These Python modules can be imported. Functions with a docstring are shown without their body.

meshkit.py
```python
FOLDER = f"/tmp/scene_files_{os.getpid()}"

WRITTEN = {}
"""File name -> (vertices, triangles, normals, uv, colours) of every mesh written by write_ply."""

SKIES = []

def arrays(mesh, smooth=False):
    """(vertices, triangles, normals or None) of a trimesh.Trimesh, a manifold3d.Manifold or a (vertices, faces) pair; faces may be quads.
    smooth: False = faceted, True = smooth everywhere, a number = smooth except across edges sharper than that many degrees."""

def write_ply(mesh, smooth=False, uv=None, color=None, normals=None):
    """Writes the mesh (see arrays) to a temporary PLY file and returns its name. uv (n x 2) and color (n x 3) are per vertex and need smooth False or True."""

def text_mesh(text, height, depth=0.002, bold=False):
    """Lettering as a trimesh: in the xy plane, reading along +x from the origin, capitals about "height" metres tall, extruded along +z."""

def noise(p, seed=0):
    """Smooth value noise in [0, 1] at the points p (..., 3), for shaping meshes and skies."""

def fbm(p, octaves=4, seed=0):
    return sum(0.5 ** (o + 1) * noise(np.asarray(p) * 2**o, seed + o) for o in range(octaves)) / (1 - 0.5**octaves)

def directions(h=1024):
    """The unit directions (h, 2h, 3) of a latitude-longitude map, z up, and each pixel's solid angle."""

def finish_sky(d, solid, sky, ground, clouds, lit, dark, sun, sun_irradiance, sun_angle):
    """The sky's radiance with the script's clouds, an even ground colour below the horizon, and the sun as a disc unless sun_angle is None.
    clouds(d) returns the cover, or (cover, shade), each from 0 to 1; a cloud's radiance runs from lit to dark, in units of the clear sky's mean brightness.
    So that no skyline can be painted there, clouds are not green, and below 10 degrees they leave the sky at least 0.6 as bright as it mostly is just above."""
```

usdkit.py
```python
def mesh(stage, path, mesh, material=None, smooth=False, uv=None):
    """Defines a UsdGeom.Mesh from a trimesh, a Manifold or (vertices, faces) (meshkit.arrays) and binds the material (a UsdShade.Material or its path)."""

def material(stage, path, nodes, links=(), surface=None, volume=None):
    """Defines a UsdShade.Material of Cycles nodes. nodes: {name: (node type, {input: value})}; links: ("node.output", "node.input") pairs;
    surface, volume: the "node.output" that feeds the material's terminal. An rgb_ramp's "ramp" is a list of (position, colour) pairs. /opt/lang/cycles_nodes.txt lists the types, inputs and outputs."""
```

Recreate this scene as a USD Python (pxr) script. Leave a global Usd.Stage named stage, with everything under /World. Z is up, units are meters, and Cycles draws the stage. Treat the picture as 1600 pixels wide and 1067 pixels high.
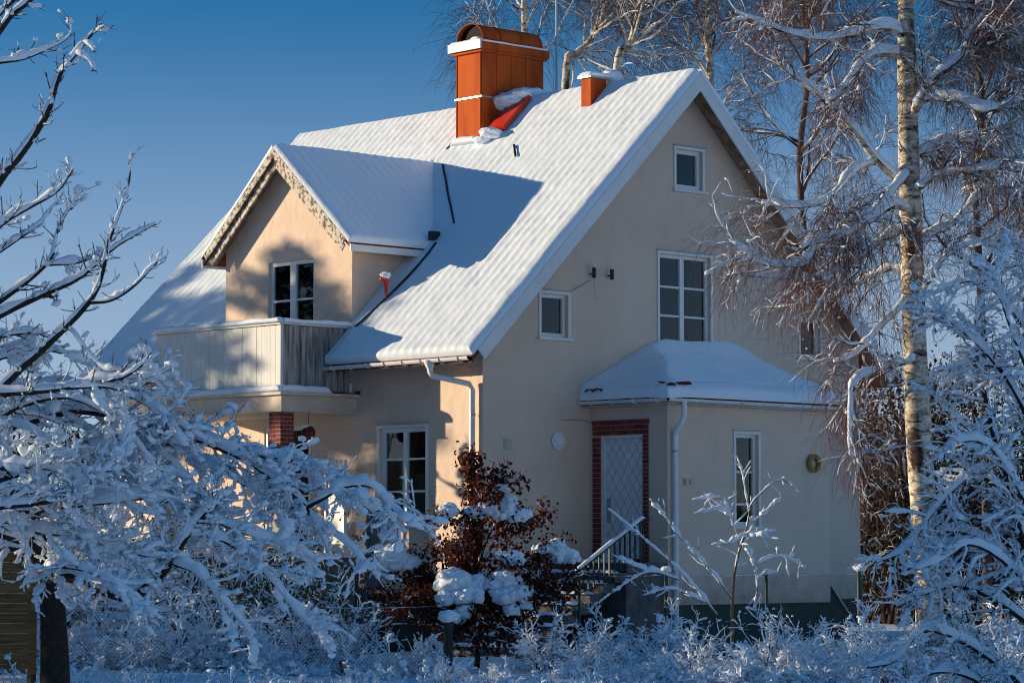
import math, numpy as np, trimesh, usdkit, meshkit
from pxr import Usd, UsdGeom, UsdLux, UsdShade, Gf, Vt, Sdf
from shapely.geometry import Polygon, box as sbox

stage = Usd.Stage.CreateInMemory()
UsdGeom.Xform.Define(stage, '/World')
PI = math.pi

# ------------------------------------------------------------------ camera, sky, sun, exposure
CAM = np.array([-32.344, -35.54, 1.03]); FPX = 4465.5; PITCH = 0.0707; AZ = math.radians(50) - 0.0505
FW = np.array([math.cos(AZ)*math.cos(PITCH), math.sin(AZ)*math.cos(PITCH), math.sin(PITCH)])
RT = np.array([math.sin(AZ), -math.cos(AZ), 0.0]); UP = np.cross(RT, FW)
cam = UsdGeom.Camera.Define(stage, '/World/camera')
cam.CreateHorizontalApertureAttr(36.0); cam.CreateFocalLengthAttr(36.0*FPX/1600)
cam.CreateClippingRangeAttr((0.1, 5000.0)); cam.CreateFStopAttr(7.1); cam.CreateFocusDistanceAttr(48.5)
cam.CreateExposureAttr(0.60)
m4 = np.eye(4); m4[0, :3] = RT; m4[1, :3] = UP; m4[2, :3] = -FW; m4[3, :3] = CAM
cam.AddTransformOp().Set(Gf.Matrix4d(*m4.ravel().tolist()))

SUN = np.array([-0.577, 0.800, 0.0]); SUN_EL = math.radians(9.6)
SUN = SUN/np.linalg.norm(SUN)*math.cos(SUN_EL); SUN[2] = math.sin(SUN_EL)
sky_mat = usdkit.material(stage, '/World/Looks/sky', {
    'g': ('texture_coordinate', {}), 'x': ('separate_xyz', {}), 'k': ('math', {'math_type': 'absolute'}), 'z': ('math', {'math_type': 'multiply_add', 'value2': 3.5, 'value3': 0.015}), 'c': ('combine_xyz', {}), 'n': ('mapping', {'mapping_type': 'normal'}),
    's': ('sky_texture', {'sky_type': 'single_scattering', 'sun_disc': False, 'sun_elevation': SUN_EL, 'sun_rotation': math.atan2(SUN[0], SUN[1]),
                          'altitude': 300.0, 'air_density': 1.0, 'aerosol_density': 0.1, 'ozone_density': 2.0}),
    'h': ('hsv', {'hue': 0.5, 'saturation': 1.38, 'value': 1.0, 'fac': 1.0}),
    'f': ('map_range', {'range_type': 'smoothstep', 'from_min': 0.20, 'from_max': 0.045, 'to_min': 0.0, 'to_max': 0.72, 'clamp': True}), 'w': ('mix_color', {'blend_type': 'mix', 'b': (2.0, 2.4, 3.05), 'use_clamp': False}),   # winter haze low over the horizon
    'b': ('background_shader', {'strength': 0.13})},
    [('g.generated', 'x.vector'), ('x.z', 'k.value1'), ('k.value', 'z.value1'), ('x.x', 'c.x'), ('x.y', 'c.y'), ('z.value', 'c.z'), ('c.vector', 'n.vector'), ('n.vector', 's.vector'),
     ('s.color', 'h.color'), ('k.value', 'f.value'), ('f.result', 'w.fac'), ('h.color', 'w.a'), ('w.result', 'b.color')], surface='b.background')
dome = UsdLux.DomeLight.Define(stage, '/World/sky')
UsdShade.MaterialBindingAPI.Apply(dome.GetPrim()).Bind(sky_mat)
dome.GetPrim().SetCustomDataByKey('kind', 'structure')
sun = UsdLux.DistantLight.Define(stage, '/World/sun')
sun.CreateNormalizeAttr(True); sun.CreateIntensityAttr(1.15); sun.CreateAngleAttr(0.5); sun.CreateColorAttr(Gf.Vec3f(1.0, 0.82, 0.56))
z_ = SUN; x_ = np.cross([0, 0, 1.0], z_); x_ /= np.linalg.norm(x_); y_ = np.cross(z_, x_)
ms = np.eye(4); ms[0, :3] = x_; ms[1, :3] = y_; ms[2, :3] = z_
sun.AddTransformOp().Set(Gf.Matrix4d(*ms.ravel().tolist()))

# ------------------------------------------------------------------ helpers
def at(px, py, d):
    """point at distance d (metres along the view axis) seen at pixel px, py of the 1600 x 1067 photograph"""
    return CAM + d*(FW + RT*(px-800)/FPX + UP*(533.5-py)/FPX)

USED = {}
def numbered(parent, name):
    k = (parent, name); n = USED.get(k, -1) + 1; USED[k] = n
    return f'{parent}/{name}' + (f'_{n:03d}' if n else '')

def tag(p, label=None, cat=None, group=None, kind=None):
    p = p.GetPrim() if hasattr(p, 'GetPrim') else p
    for k, v in (('label', label), ('category', cat), ('group', group), ('kind', kind)):
        if v: p.SetCustomDataByKey(k, v)
    return p

def path(p):
    return '/World' if p is None else str(p.GetPath())

def thing(name, label, cat, group=None, loc=None, rz=0, kind=None):
    x = UsdGeom.Xform.Define(stage, numbered('/World', name))
    if loc is not None: x.AddTranslateOp().Set(Gf.Vec3d(*map(float, loc)))
    if rz: x.AddRotateZOp().Set(math.degrees(rz))
    return tag(x, label, cat, group, kind)

def obj(name, mesh, mat, parent=None, label=None, cat=None, group=None, kind=None, smooth=False):
    m = usdkit.mesh(stage, numbered(path(parent), name), mesh, '/World/Looks/'+mat if isinstance(mat, str) else mat, smooth=smooth)
    return tag(m, label, cat, group, kind)

def curves(name, pts, rad, mat, parent, kind=None):
    """pts (B, N, 3), rad (B, N)"""
    c = UsdGeom.BasisCurves.Define(stage, numbered(path(parent), name))
    B, N = pts.shape[:2]
    c.CreateTypeAttr('linear'); c.CreateCurveVertexCountsAttr(Vt.IntArray.FromNumpy(np.full(B, N, np.int32)))
    c.CreatePointsAttr(Vt.Vec3fArray.FromNumpy(pts.reshape(-1, 3).astype(np.float32)))
    c.CreateWidthsAttr(Vt.FloatArray.FromNumpy((rad.ravel()*2).astype(np.float32))); c.SetWidthsInterpolation('vertex')
    UsdShade.MaterialBindingAPI.Apply(c.GetPrim()).Bind(UsdShade.Material.Get(stage, '/World/Looks/'+mat))
    return tag(c, kind=kind)

def mat(name, col, rough=0.7, spec=0.3, var=0.0, scale=3.0, bump=0.0, bscale=60.0, stretch=(1, 1, 1), col2=None, rnd=0.0, metallic=0.0, detail=4.0, lo=0.35, hi=0.65):
    nodes = {'p': ('principled_bsdf', {'roughness': rough, 'specular_ior_level': spec, 'metallic': metallic}), 'g': ('geometry', {}),
             'm': ('mapping', {'scale': stretch})}
    links = [('g.position', 'm.vector')]
    col = np.array(col, float); c2 = np.array(col2, float) if col2 is not None else col*(1-var)
    if col2 is not None or var or rnd:
        nodes['n'] = ('noise_texture', {'scale': scale, 'detail': detail, 'roughness': 0.6})
        nodes['r'] = ('rgb_ramp', {'ramp': [(lo, tuple(c2)), (hi, tuple(col))]})
        links += [('m.vector', 'n.vector'), ('n.fac', 'r.fac')]
        out = 'r.color'
        if rnd:
            nodes['o'] = ('object_info', {}); nodes['mr'] = ('map_range', {'to_min': 1-rnd, 'to_max': 1+rnd})
            nodes['h'] = ('hsv', {'hue': 0.5, 'saturation': 1.0, 'fac': 1.0})
            links += [('o.random', 'mr.value'), ('mr.result', 'h.value'), ('r.color', 'h.color')]; out = 'h.color'
        links.append((out, 'p.base_color'))
    else:
        nodes['p'][1]['base_color'] = tuple(col)
    if bump:
        nodes['bn'] = ('noise_texture', {'scale': bscale, 'detail': 4.0}); nodes['b'] = ('bump', {'strength': bump, 'distance': 0.01})
        links += [('m.vector', 'bn.vector'), ('bn.fac', 'b.height'), ('b.normal', 'p.normal')]
    return usdkit.material(stage, '/World/Looks/'+name, nodes, links, surface='p.BSDF')

def arr(m): return np.asarray(m[0], float), np.asarray(m[1], int)
def cat_(ms):
    V, F, n = [], [], 0
    for m in ms:
        v, f = arr(m)
        if f.shape[1] == 4: f = np.vstack([f[:, [0, 1, 2]], f[:, [0, 2, 3]]])
        V.append(v); F.append(f+n); n += len(v)
    return np.vstack(V), np.vstack(F)

BOXF = np.array([[0, 2, 3, 1], [4, 5, 7, 6], [0, 1, 5, 4], [2, 6, 7, 3], [0, 4, 6, 2], [1, 3, 7, 5]])
def bx(x0, x1, y0, y1, z0, z1):
    v = np.array([(x, y, z) for x in sorted((x0, x1)) for y in sorted((y0, y1)) for z in sorted((z0, z1))], float)
    # index = 4*ix+2*iy+iz ; faces wound outwards
    f = np.array([[0, 1, 3, 2], [4, 6, 7, 5], [0, 4, 5, 1], [2, 3, 7, 6], [0, 2, 6, 4], [1, 5, 7, 3]])
    return v, np.vstack([f[:, [0, 1, 2]], f[:, [0, 2, 3]]])

def frame(o, u, n):
    """local axes: a along u, b along outward normal n, c up"""
    o, u, n = (np.array(k, float) for k in (o, u, n))
    flip = np.dot(np.cross(u, n), [0, 0, 1]) < 0
    def place(m):
        v, f = arr(m); w = o + v[:, :1]*u + v[:, 1:2]*n + v[:, 2:3]*np.array([0, 0, 1.0])
        return w, (f[:, ::-1] if flip else f)
    return place

def obox(c, ax, ay, az, hx, hy, hz):
    """box at c with unit axes and half sizes"""
    v, f = bx(-hx, hx, -hy, hy, -hz, hz)
    A = np.array([ax, ay, az], float)
    if np.linalg.det(A) < 0: f = f[:, ::-1]
    return np.array(c)+v@A, f

def beam(p, q, w, h, up=(0, 0, 1)):
    p, q = np.array(p, float), np.array(q, float); t = q-p; L = np.linalg.norm(t); t /= L
    s = np.cross(up, t); s /= np.linalg.norm(s); n = np.cross(t, s)
    return obox((p+q)/2, t, s, n, L/2, w/2, h/2)

def extr(poly, place, depth):
    """shapely polygon in local a, c; from b = 0 to b = -depth (inward)"""
    m = trimesh.creation.extrude_polygon(poly, depth, engine='earcut')
    v = np.array(m.vertices); w = np.stack([v[:, 0], -v[:, 2], v[:, 1]], 1)
    return place((w, np.array(m.faces)))

def tubes(P, R, sides=5, caps=True, squash=None):
    """batch of polylines P (B, N, 3) with radii R (B, N) as one mesh"""
    P = np.asarray(P, float); R = np.asarray(R, float)
    if P.ndim == 2: P, R = P[None], np.broadcast_to(R, (1, len(P)))
    B, N = P.shape[:2]; R = np.broadcast_to(R, (B, N))
    T = np.gradient(P, axis=1); T /= np.linalg.norm(T, axis=2, keepdims=True)+1e-12
    M = T.mean(1, keepdims=True); ref = np.where(np.abs(M[..., 2:]) < 0.9*np.linalg.norm(M, axis=2, keepdims=True), [0, 0, 1.0], [1.0, 0, 0])
    A = np.cross(T, ref); A /= np.linalg.norm(A, axis=2, keepdims=True)+1e-12
    C = np.cross(A, T)
    th = np.arange(sides)*2*PI/sides
    D = np.cos(th)[None, None, :, None]*A[:, :, None]+np.sin(th)[None, None, :, None]*C[:, :, None]
    V = P[:, :, None]+R[:, :, None, None]*D
    if squash: V = P[:, :, None]+(V-P[:, :, None])*np.array([1, 1, squash])
    V = V.reshape(-1, 3)
    b, i, j = np.meshgrid(np.arange(B), np.arange(N-1), np.arange(sides), indexing='ij')
    base = b*N*sides
    a0 = base+i*sides+j; a1 = base+i*sides+(j+1) % sides
    q = np.stack([a0, a1, a1+sides, a0+sides], -1).reshape(-1, 4)
    F = [q[:, [0, 1, 2]], q[:, [0, 2, 3]]]
    if caps:
        for k in range(1, sides-1):
            s0 = np.arange(B)*N*sides; e0 = s0+(N-1)*sides
            F += [np.stack([s0, s0+k+1, s0+k], 1), np.stack([e0, e0+k, e0+k+1], 1)]
    return V, np.vstack(F)

def tube(pts, r, sides=8):
    return tubes(np.array(pts, float)[None], np.broadcast_to(r, (1, len(pts))), sides)

def smooth_path(pts, n):
    """Catmull-Rom through pts, n points"""
    p = np.array(pts, float); k = len(p)
    q = np.vstack([2*p[0]-p[1], p, 2*p[-1]-p[-2]])
    t = np.linspace(0, k-1-1e-9, n); i = t.astype(int); f = (t-i)[:, None]
    a, b, c, d = q[i], q[i+1], q[i+2], q[i+3]
    return 0.5*((2*b)+(-a+c)*f+(2*a-5*b+4*c-d)*f**2+(-a+3*b-3*c+d)*f**3)

def snow_strip(p, q, w, h, seed=0, step=0.08, sides=9, lump=0.25, side=None):
    """a bank of snow lying along p-q, width w, height h, rounded on top, closed below"""
    p, q = np.array(p, float), np.array(q, float); L = np.linalg.norm(q-p); n = max(5, int(L/step))
    t = np.linspace(0, 1, n); dirn = (q-p)/L
    s = np.array(side, float) if side is not None else np.cross([0, 0, 1.0], dirn); s /= np.linalg.norm(s)
    th = np.linspace(0, PI, sides)
    prof_a = -np.sign(np.cos(th))*np.abs(np.cos(th))**0.6*w/2; prof_z = np.sin(th)**0.6*h
    c = p+t[:, None]*(q-p)
    nz = meshkit.fbm(c*5+seed, 2, seed)*2-1
    end = np.minimum(1, np.sqrt(np.clip(np.minimum(t, 1-t)*L/(h*0.7+1e-6), 0.02, 1)))
    hh = (1+lump*nz)*end; ww = 1+0.25*lump*(meshkit.noise(c*7+9+seed, seed)*2-1)
    V = c[:, None]+prof_a[None, :, None]*ww[:, None, None]*s+(prof_z[None]*hh[:, None])[..., None]*np.array([0, 0, 1.0])
    i, j = np.meshgrid(np.arange(n-1), np.arange(sides), indexing='ij')
    a0 = i*sides+j; a1 = i*sides+(j+1) % sides
    qd = np.stack([a0, a0+sides, a1+sides, a1], -1).reshape(-1, 4)
    F = [qd[:, [0, 1, 2]], qd[:, [0, 2, 3]]]
    for k in range(1, sides-1):
        F += [np.array([[0, k, k+1]]), np.array([[(n-1)*sides, (n-1)*sides+k+1, (n-1)*sides+k]])]
    return V.reshape(-1, 3), np.vstack(F)[:, ::-1]

def heap(c, r, seed, squash=0.7, sub=3, amp=0.35, freq=2.0):
    m = trimesh.creation.icosphere(sub, 1.0); v = np.array(m.vertices)
    n = meshkit.fbm(v*freq+seed*7.3, 3, seed)*2-1
    v = v*(1+amp*n)[:, None]; v[:, 2] *= squash
    return np.array(c)+v*r, np.array(m.faces)

def slope_snow(o, u, v, U, V, du, dv, t, keep=None, tile=0.0, soft=0.16, seed=0, lip=0.0, ubound=(True, True), vbound=(True, False), amp=0.02):
    """snow blanket on a plane: o corner, u along the eave, v up the slope (unit), sizes U, V; thickness t, rounded towards free edges;
    relief of the tiles below (tile = amplitude); lip = how far the snow sags beyond the eave"""
    o, u, v = np.array(o, float), np.array(u, float), np.array(v, float); n = np.cross(u, v)
    if n[2] < 0: n = -n
    nu, nv = max(3, int(U/du)+1), max(3, int(V/dv)+1)
    a = np.linspace(0, U, nu); b = np.linspace(0, V, nv)
    if soft:   # crowd samples at the free edges
        e = np.array([0.0, .006, .02, .045, .08, .12])
        a = np.unique(np.r_[a[(a > .15) & (a < U-.15)], e, U-e]); b = np.unique(np.r_[b[(b > .15)], e]); nu, nv = len(a), len(b)
    A, Bm = np.meshgrid(a, b, indexing='ij')
    d = np.full(A.shape, 9.0)
    if ubound[0]: d = np.minimum(d, A)
    if ubound[1]: d = np.minimum(d, U-A)
    if vbound[0]: d = np.minimum(d, Bm*1.2)
    if vbound[1]: d = np.minimum(d, V-Bm)
    k = np.clip(d/soft, 0, 1); edge = np.sqrt(np.clip(1-(1-k)**2, 0, 1))
    P0 = o+A[..., None]*u+Bm[..., None]*v
    h = t*edge*(1+0)
    nz = meshkit.fbm(P0*1.3+seed, 3, seed)*2-1
    h = h+amp*nz*edge*2+amp*.5*edge*(meshkit.noise(P0*4.3+seed, 4)*2-1)
    if tile:
        ph = A/0.215; rw = Bm/0.34
        row = rw-np.floor(rw)
        str_ = 0.10+1.7*meshkit.fbm(P0*1.25+31, 4, 5)**1.15
        colw = np.cos(2*PI*ph)*0.5+0.12*np.cos(4*PI*ph)
        h = h+tile*str_*edge*(colw*(0.75+0.25*(1-row))+0.6*(0.5-row)*(0.6+0.4*np.cos(2*PI*ph))+0.25*(meshkit.noise(np.stack([np.floor(ph+.5), np.floor(rw), np.zeros_like(ph)], -1)*7.31, 3)-.5))
    P = P0+np.maximum(h, 0.004)[..., None]*n
    cell = np.ones((nu-1, nv-1), bool)
    if keep is not None:
        ok = keep(P0); cell = ok[:-1, :-1] & ok[1:, :-1] & ok[:-1, 1:] & ok[1:, 1:]
    idx = np.arange(nu*nv).reshape(nu, nv)
    q = np.stack([idx[:-1, :-1], idx[1:, :-1], idx[1:, 1:], idx[:-1, 1:]], -1)[cell]
    F = np.vstack([q[:, [0, 1, 2]], q[:, [0, 2, 3]]])
    if np.dot(np.cross(u, v), n) < 0: F = F[:, ::-1]
    VV = P.reshape(-1, 3)
    # skirt along the mesh boundary down to the deck
    e = np.vstack([F[:, [0, 1]], F[:, [1, 2]], F[:, [2, 0]]]); key = np.sort(e, 1)
    kk = key[:, 0].astype(np.int64)*len(VV)+key[:, 1]
    _, inv, cnt = np.unique(kk, return_inverse=True, return_counts=True)
    be = e[cnt[inv] == 1]
    low = (P0-0.002*n).reshape(-1, 3)
    VV2 = np.vstack([VV, low]); m0 = len(VV)
    F2 = np.vstack([np.stack([be[:, 1], be[:, 0], be[:, 0]+m0], 1), np.stack([be[:, 1], be[:, 0]+m0, be[:, 1]+m0], 1)])
    used, inv2 = np.unique(np.vstack([F, F2]), return_inverse=True)
    return VV2[used], inv2.reshape(-1, 3)

# ------------------------------------------------------------------ materials
def snow_material(name, col=(0.81, 0.865, 0.925)):
    return usdkit.material(stage, '/World/Looks/'+name, {
        'g': ('geometry', {}), 'n': ('noise_texture', {'scale': 45.0, 'detail': 5.0, 'roughness': 0.65}), 'n2': ('noise_texture', {'scale': 9.0, 'detail': 3.0}),
        'mx': ('math', {'math_type': 'multiply_add', 'value2': 2.0}), 'b': ('bump', {'strength': 0.35, 'distance': 0.012}),
        'p': ('principled_bsdf', {'base_color': col, 'roughness': 0.65, 'specular_ior_level': 0.25, 'diffuse_roughness': 0.4})},
        [('g.position', 'n.vector'), ('g.position', 'n2.vector'), ('n2.fac', 'mx.value1'), ('n.fac', 'mx.value3'), ('mx.value', 'b.height'), ('b.normal', 'p.normal')], surface='p.BSDF')
snow_material('snow')
usdkit.material(stage, '/World/Looks/stucco', {
    'g': ('geometry', {}), 'n1': ('noise_texture', {'scale': 0.7, 'detail': 6.0, 'roughness': 0.6}), 'r1': ('rgb_ramp', {'ramp': [(0.3, (0.65, 0.50, 0.40)), (0.65, (0.735, 0.575, 0.455))]}),
    'm2': ('mapping', {'scale': (2.2, 2.2, 0.4)}), 'n2': ('noise_texture', {'scale': 1.6, 'detail': 5.0, 'roughness': 0.65}), 'r2': ('rgb_ramp', {'ramp': [(0.30, (0.80, 0.80, 0.82)), (0.48, (1, 1, 1))]}),
    'x1': ('mix_color', {'blend_type': 'multiply', 'fac': 0.32}),
    's': ('separate_xyz', {}), 'n3': ('noise_texture', {'scale': 2.6, 'detail': 6.0, 'roughness': 0.7}), 'a3': ('math', {'math_type': 'multiply_add', 'value2': 1.8}), 'z3': ('math', {'math_type': 'multiply', 'value2': -1.0}),
    'r3': ('rgb_ramp', {'ramp': [(0.0, (1, 1, 1)), (0.35, (1, 1, 1)), (1.0, (0.62, 0.60, 0.58))]}), 'x2': ('mix_color', {'blend_type': 'multiply', 'fac': 0.8}),
    'n4': ('noise_texture', {'scale': 55.0, 'detail': 4.0}), 'n5': ('noise_texture', {'scale': 5.0, 'detail': 3.0}), 'h': ('math', {'math_type': 'multiply_add', 'value2': 2.5}), 'b': ('bump', {'strength': 0.55, 'distance': 0.012}),
    'p': ('principled_bsdf', {'roughness': 0.92, 'specular_ior_level': 0.12})},
    [('g.position', 'n1.vector'), ('n1.fac', 'r1.fac'), ('g.position', 'm2.vector'), ('m2.vector', 'n2.vector'), ('n2.fac', 'r2.fac'), ('r1.color', 'x1.a'), ('r2.color', 'x1.b'),
     ('g.position', 's.vector'), ('g.position', 'n3.vector'), ('s.z', 'z3.value1'), ('n3.fac', 'a3.value1'), ('z3.value', 'a3.value3'), ('a3.value', 'r3.fac'), ('x1.result', 'x2.a'), ('r3.color', 'x2.b'), ('x2.result', 'p.base_color'),
     ('g.position', 'n4.vector'), ('g.position', 'n5.vector'), ('n5.fac', 'h.value1'), ('n4.fac', 'h.value3'), ('h.value', 'b.height'), ('b.normal', 'p.normal')], surface='p.BSDF')
mat('plinth_green', (0.055, 0.075, 0.065), 0.85, 0.2, col2=(0.035, 0.05, 0.045), scale=4, bump=0.4, bscale=40)
mat('white_paint', (0.78, 0.78, 0.76), 0.45, 0.4, var=0.12, scale=2.5)
mat('white_metal', (0.74, 0.75, 0.75), 0.35, 0.5, var=0.15, scale=3.0)
mat('bargeboard_white', (0.74, 0.75, 0.76), 0.5, 0.3, var=0.12, scale=1.5)
mat('peeling_paint', (0.58, 0.52, 0.44), 0.85, 0.15, col2=(0.13, 0.105, 0.085), scale=11.0, bump=0.6, bscale=30, detail=11, lo=.43, hi=.53)
mat('soffit_wood', (0.42, 0.30, 0.20), 0.8, 0.2, col2=(0.22, 0.12, 0.07), scale=5, bump=0.3)
mat('roof_tile', (0.20, 0.055, 0.035), 0.75, 0.25, col2=(0.09, 0.03, 0.025), scale=6, bump=0.3)
mat('red_metal', (0.47, 0.092, 0.016), 0.75, 0.08, col2=(0.33, 0.050, 0.014), scale=3.5, detail=6, stretch=(1, 1, .18), lo=.3, hi=.58)
mat('red_hatch', (0.55, 0.03, 0.012), 0.4, 0.4, var=0.15)
mat('dark_metal', (0.02, 0.02, 0.022), 0.5, 0.5, var=0.2)
mat('black', (0.008, 0.008, 0.009), 0.8, 0.2)
mat('galvanised', (0.35, 0.38, 0.40), 0.4, 0.5, metallic=0.6)
mat('board_grey', (0.66, 0.655, 0.63), 0.7, 0.25, col2=(0.57, 0.565, 0.545), scale=5, stretch=(1, 1, 0.12), rnd=0.035, bump=0.2)
mat('board_weathered', (0.36, 0.355, 0.34), 0.85, 0.2, col2=(0.07, 0.068, 0.065), scale=14, stretch=(1, 1, 0.10), rnd=0.12, bump=0.4, detail=6, lo=.33, hi=.62)
mat('concrete_cream', (0.66, 0.57, 0.47), 0.85, 0.2, col2=(0.52, 0.44, 0.37), scale=3, bump=0.3, detail=6)
mat('brick_red', (0.27, 0.055, 0.04), 0.85, 0.2, col2=(0.15, 0.035, 0.03), scale=14, bump=0.5, rnd=0.28)
mat('mortar', (0.42, 0.38, 0.34), 0.9, 0.1, var=0.2, scale=20)
mat('iron_black', (0.015, 0.017, 0.018), 0.5, 0.4)
mat('stone_dark', (0.11, 0.105, 0.11), 0.9, 0.2, col2=(0.06, 0.058, 0.062), scale=7, bump=0.6)
mat('step_stone', (0.16, 0.155, 0.15), 0.9, 0.2, col2=(0.09, 0.088, 0.085), scale=6, bump=0.4)
mat('curtain', (0.75, 0.68, 0.50), 0.9, 0.1, col2=(0.60, 0.52, 0.36), scale=9, stretch=(1, 1, 0.05))
mat('room_dark', (0.05, 0.045, 0.04), 0.9, 0.1)
mat('leaf_green', (0.06, 0.10, 0.02), 0.6, 0.3, col2=(0.03, 0.055, 0.015), scale=8)
mat('door_white', (0.78, 0.78, 0.79), 0.5, 0.35, var=0.1, scale=3)
mat('lath_grey', (0.50, 0.51, 0.54), 0.6, 0.3)
mat('lamp_glass', (0.75, 0.76, 0.78), 0.25, 0.5)
mat('ball_red', (0.20, 0.022, 0.018), 0.55, 0.3, col2=(0.10, 0.012, 0.012), scale=20)
mat('straw', (0.42, 0.30, 0.10), 0.9, 0.1, col2=(0.25, 0.17, 0.06), scale=25, bump=0.8)
usdkit.material(stage, '/World/Looks/glass', {'t': ('transparent_bsdf', {'color': (0.9, 0.93, 0.93)}), 'g': ('glossy_bsdf', {'color': (1, 1, 1), 'roughness': 0.02}),
    'f': ('fresnel', {'IOR': 1.6}), 'm': ('mix_closure', {})}, [('f.fac', 'm.fac'), ('t.BSDF', 'm.closure1'), ('g.BSDF', 'm.closure2')], surface='m.closure')

# ------------------------------------------------------------------ the house
W, L, G = 9.75, 10.62, 0.45          # gable width, facade length, verge overhang
RX, RZ, SL = 4.9, 9.70, 0.965        # ridge, top of its snow, slope
PA = math.atan(SL); CS, SN = math.cos(PA), math.sin(PA)
TS = 0.15                            # snow thickness (across the slope)
def top_z(x): return RZ-SL*abs(x-RX)
def plane_z(x, t): return top_z(x)-t/CS      # t metres below the snow's surface, measured across the slope
house = thing('house', 'cream rendered house with a steep snow covered roof, dormer and balcony', 'house')
front = frame((0, 0, 0), (0, 1, 0), (-1, 0, 0))       # a = y
gable = frame((0, 0, 0), (1, 0, 0), (0, -1, 0))       # a = x

DT = TS+0.09                          # underside of the deck
GZ = -0.75                            # garden ground
# openings
FW_ = (1.44, 2.68, 1.36, 3.04)        # facade window a0 a1 c0 c1
FD_ = (4.60, 5.95, 0.95, 3.16)        # terrace door
DW_ = (4.52, 5.85, 4.62, 6.18)        # dormer balcony door
GW_ = dict(attic=(4.71, 5.40, 7.42, 8.15), small=(1.35, 1.99, 4.58, 5.33), big=(4.27, 5.60, 4.56, 6.22), right=(8.06, 8.62, 4.52, 5.25))
def rect(r): return sbox(r[0], r[2], r[1], r[3])
poly = Polygon([(0, 0), (W, 0), (W, plane_z(W, DT)), (RX, plane_z(RX, DT)), (0, plane_z(0, DT))])
for r in GW_.values(): poly = poly.difference(rect(r))
obj('wall', extr(poly, gable, 0.28), 'stucco', house, label='cream gable wall in shade')
poly = sbox(0.28, 0, L-.28, plane_z(0, DT)).difference(rect(FW_)).difference(rect(FD_))
obj('wall', extr(poly, front, 0.28), 'stucco', house, label='cream facade wall below the eave')
obj('wall', extr(Polygon([(0, 0), (W, 0), (W, plane_z(W, DT)), (RX, plane_z(RX, DT)), (0, plane_z(0, DT))]), frame((0, L-.28, 0), (1, 0, 0), (0, -1, 0)), 0.28), 'stucco', house)
obj('wall', bx(W-.28, W, .28, L-.28, 0, plane_z(W, DT)), 'stucco', house)
obj('foundation', cat_([bx(.04, W-.04, .04, L-.04, GZ-.4, -0.003)]), 'plinth_green', house)
obj('floor', cat_([bx(.3, W-.3, .3, L-.3, 0.6, 0.75), bx(.3, W-.3, .3, L-.3, 3.5, 3.7), bx(2.4, 7.4, .3, L-.3, 6.55, 6.7)]), 'room_dark', house)
obj('inner_wall', cat_([bx(3.2, 3.3, .3, L-.3, .75, 3.5), bx(3.4, 9.4, 2.6, 2.7, 3.7, 6.55), bx(3.3, 6.5, 2.6, 2.7, 6.7, 7.55), bx(3.3, 3.4, 2.7, L-.3, 3.7, 6.55)]), 'room_dark', house)

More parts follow.
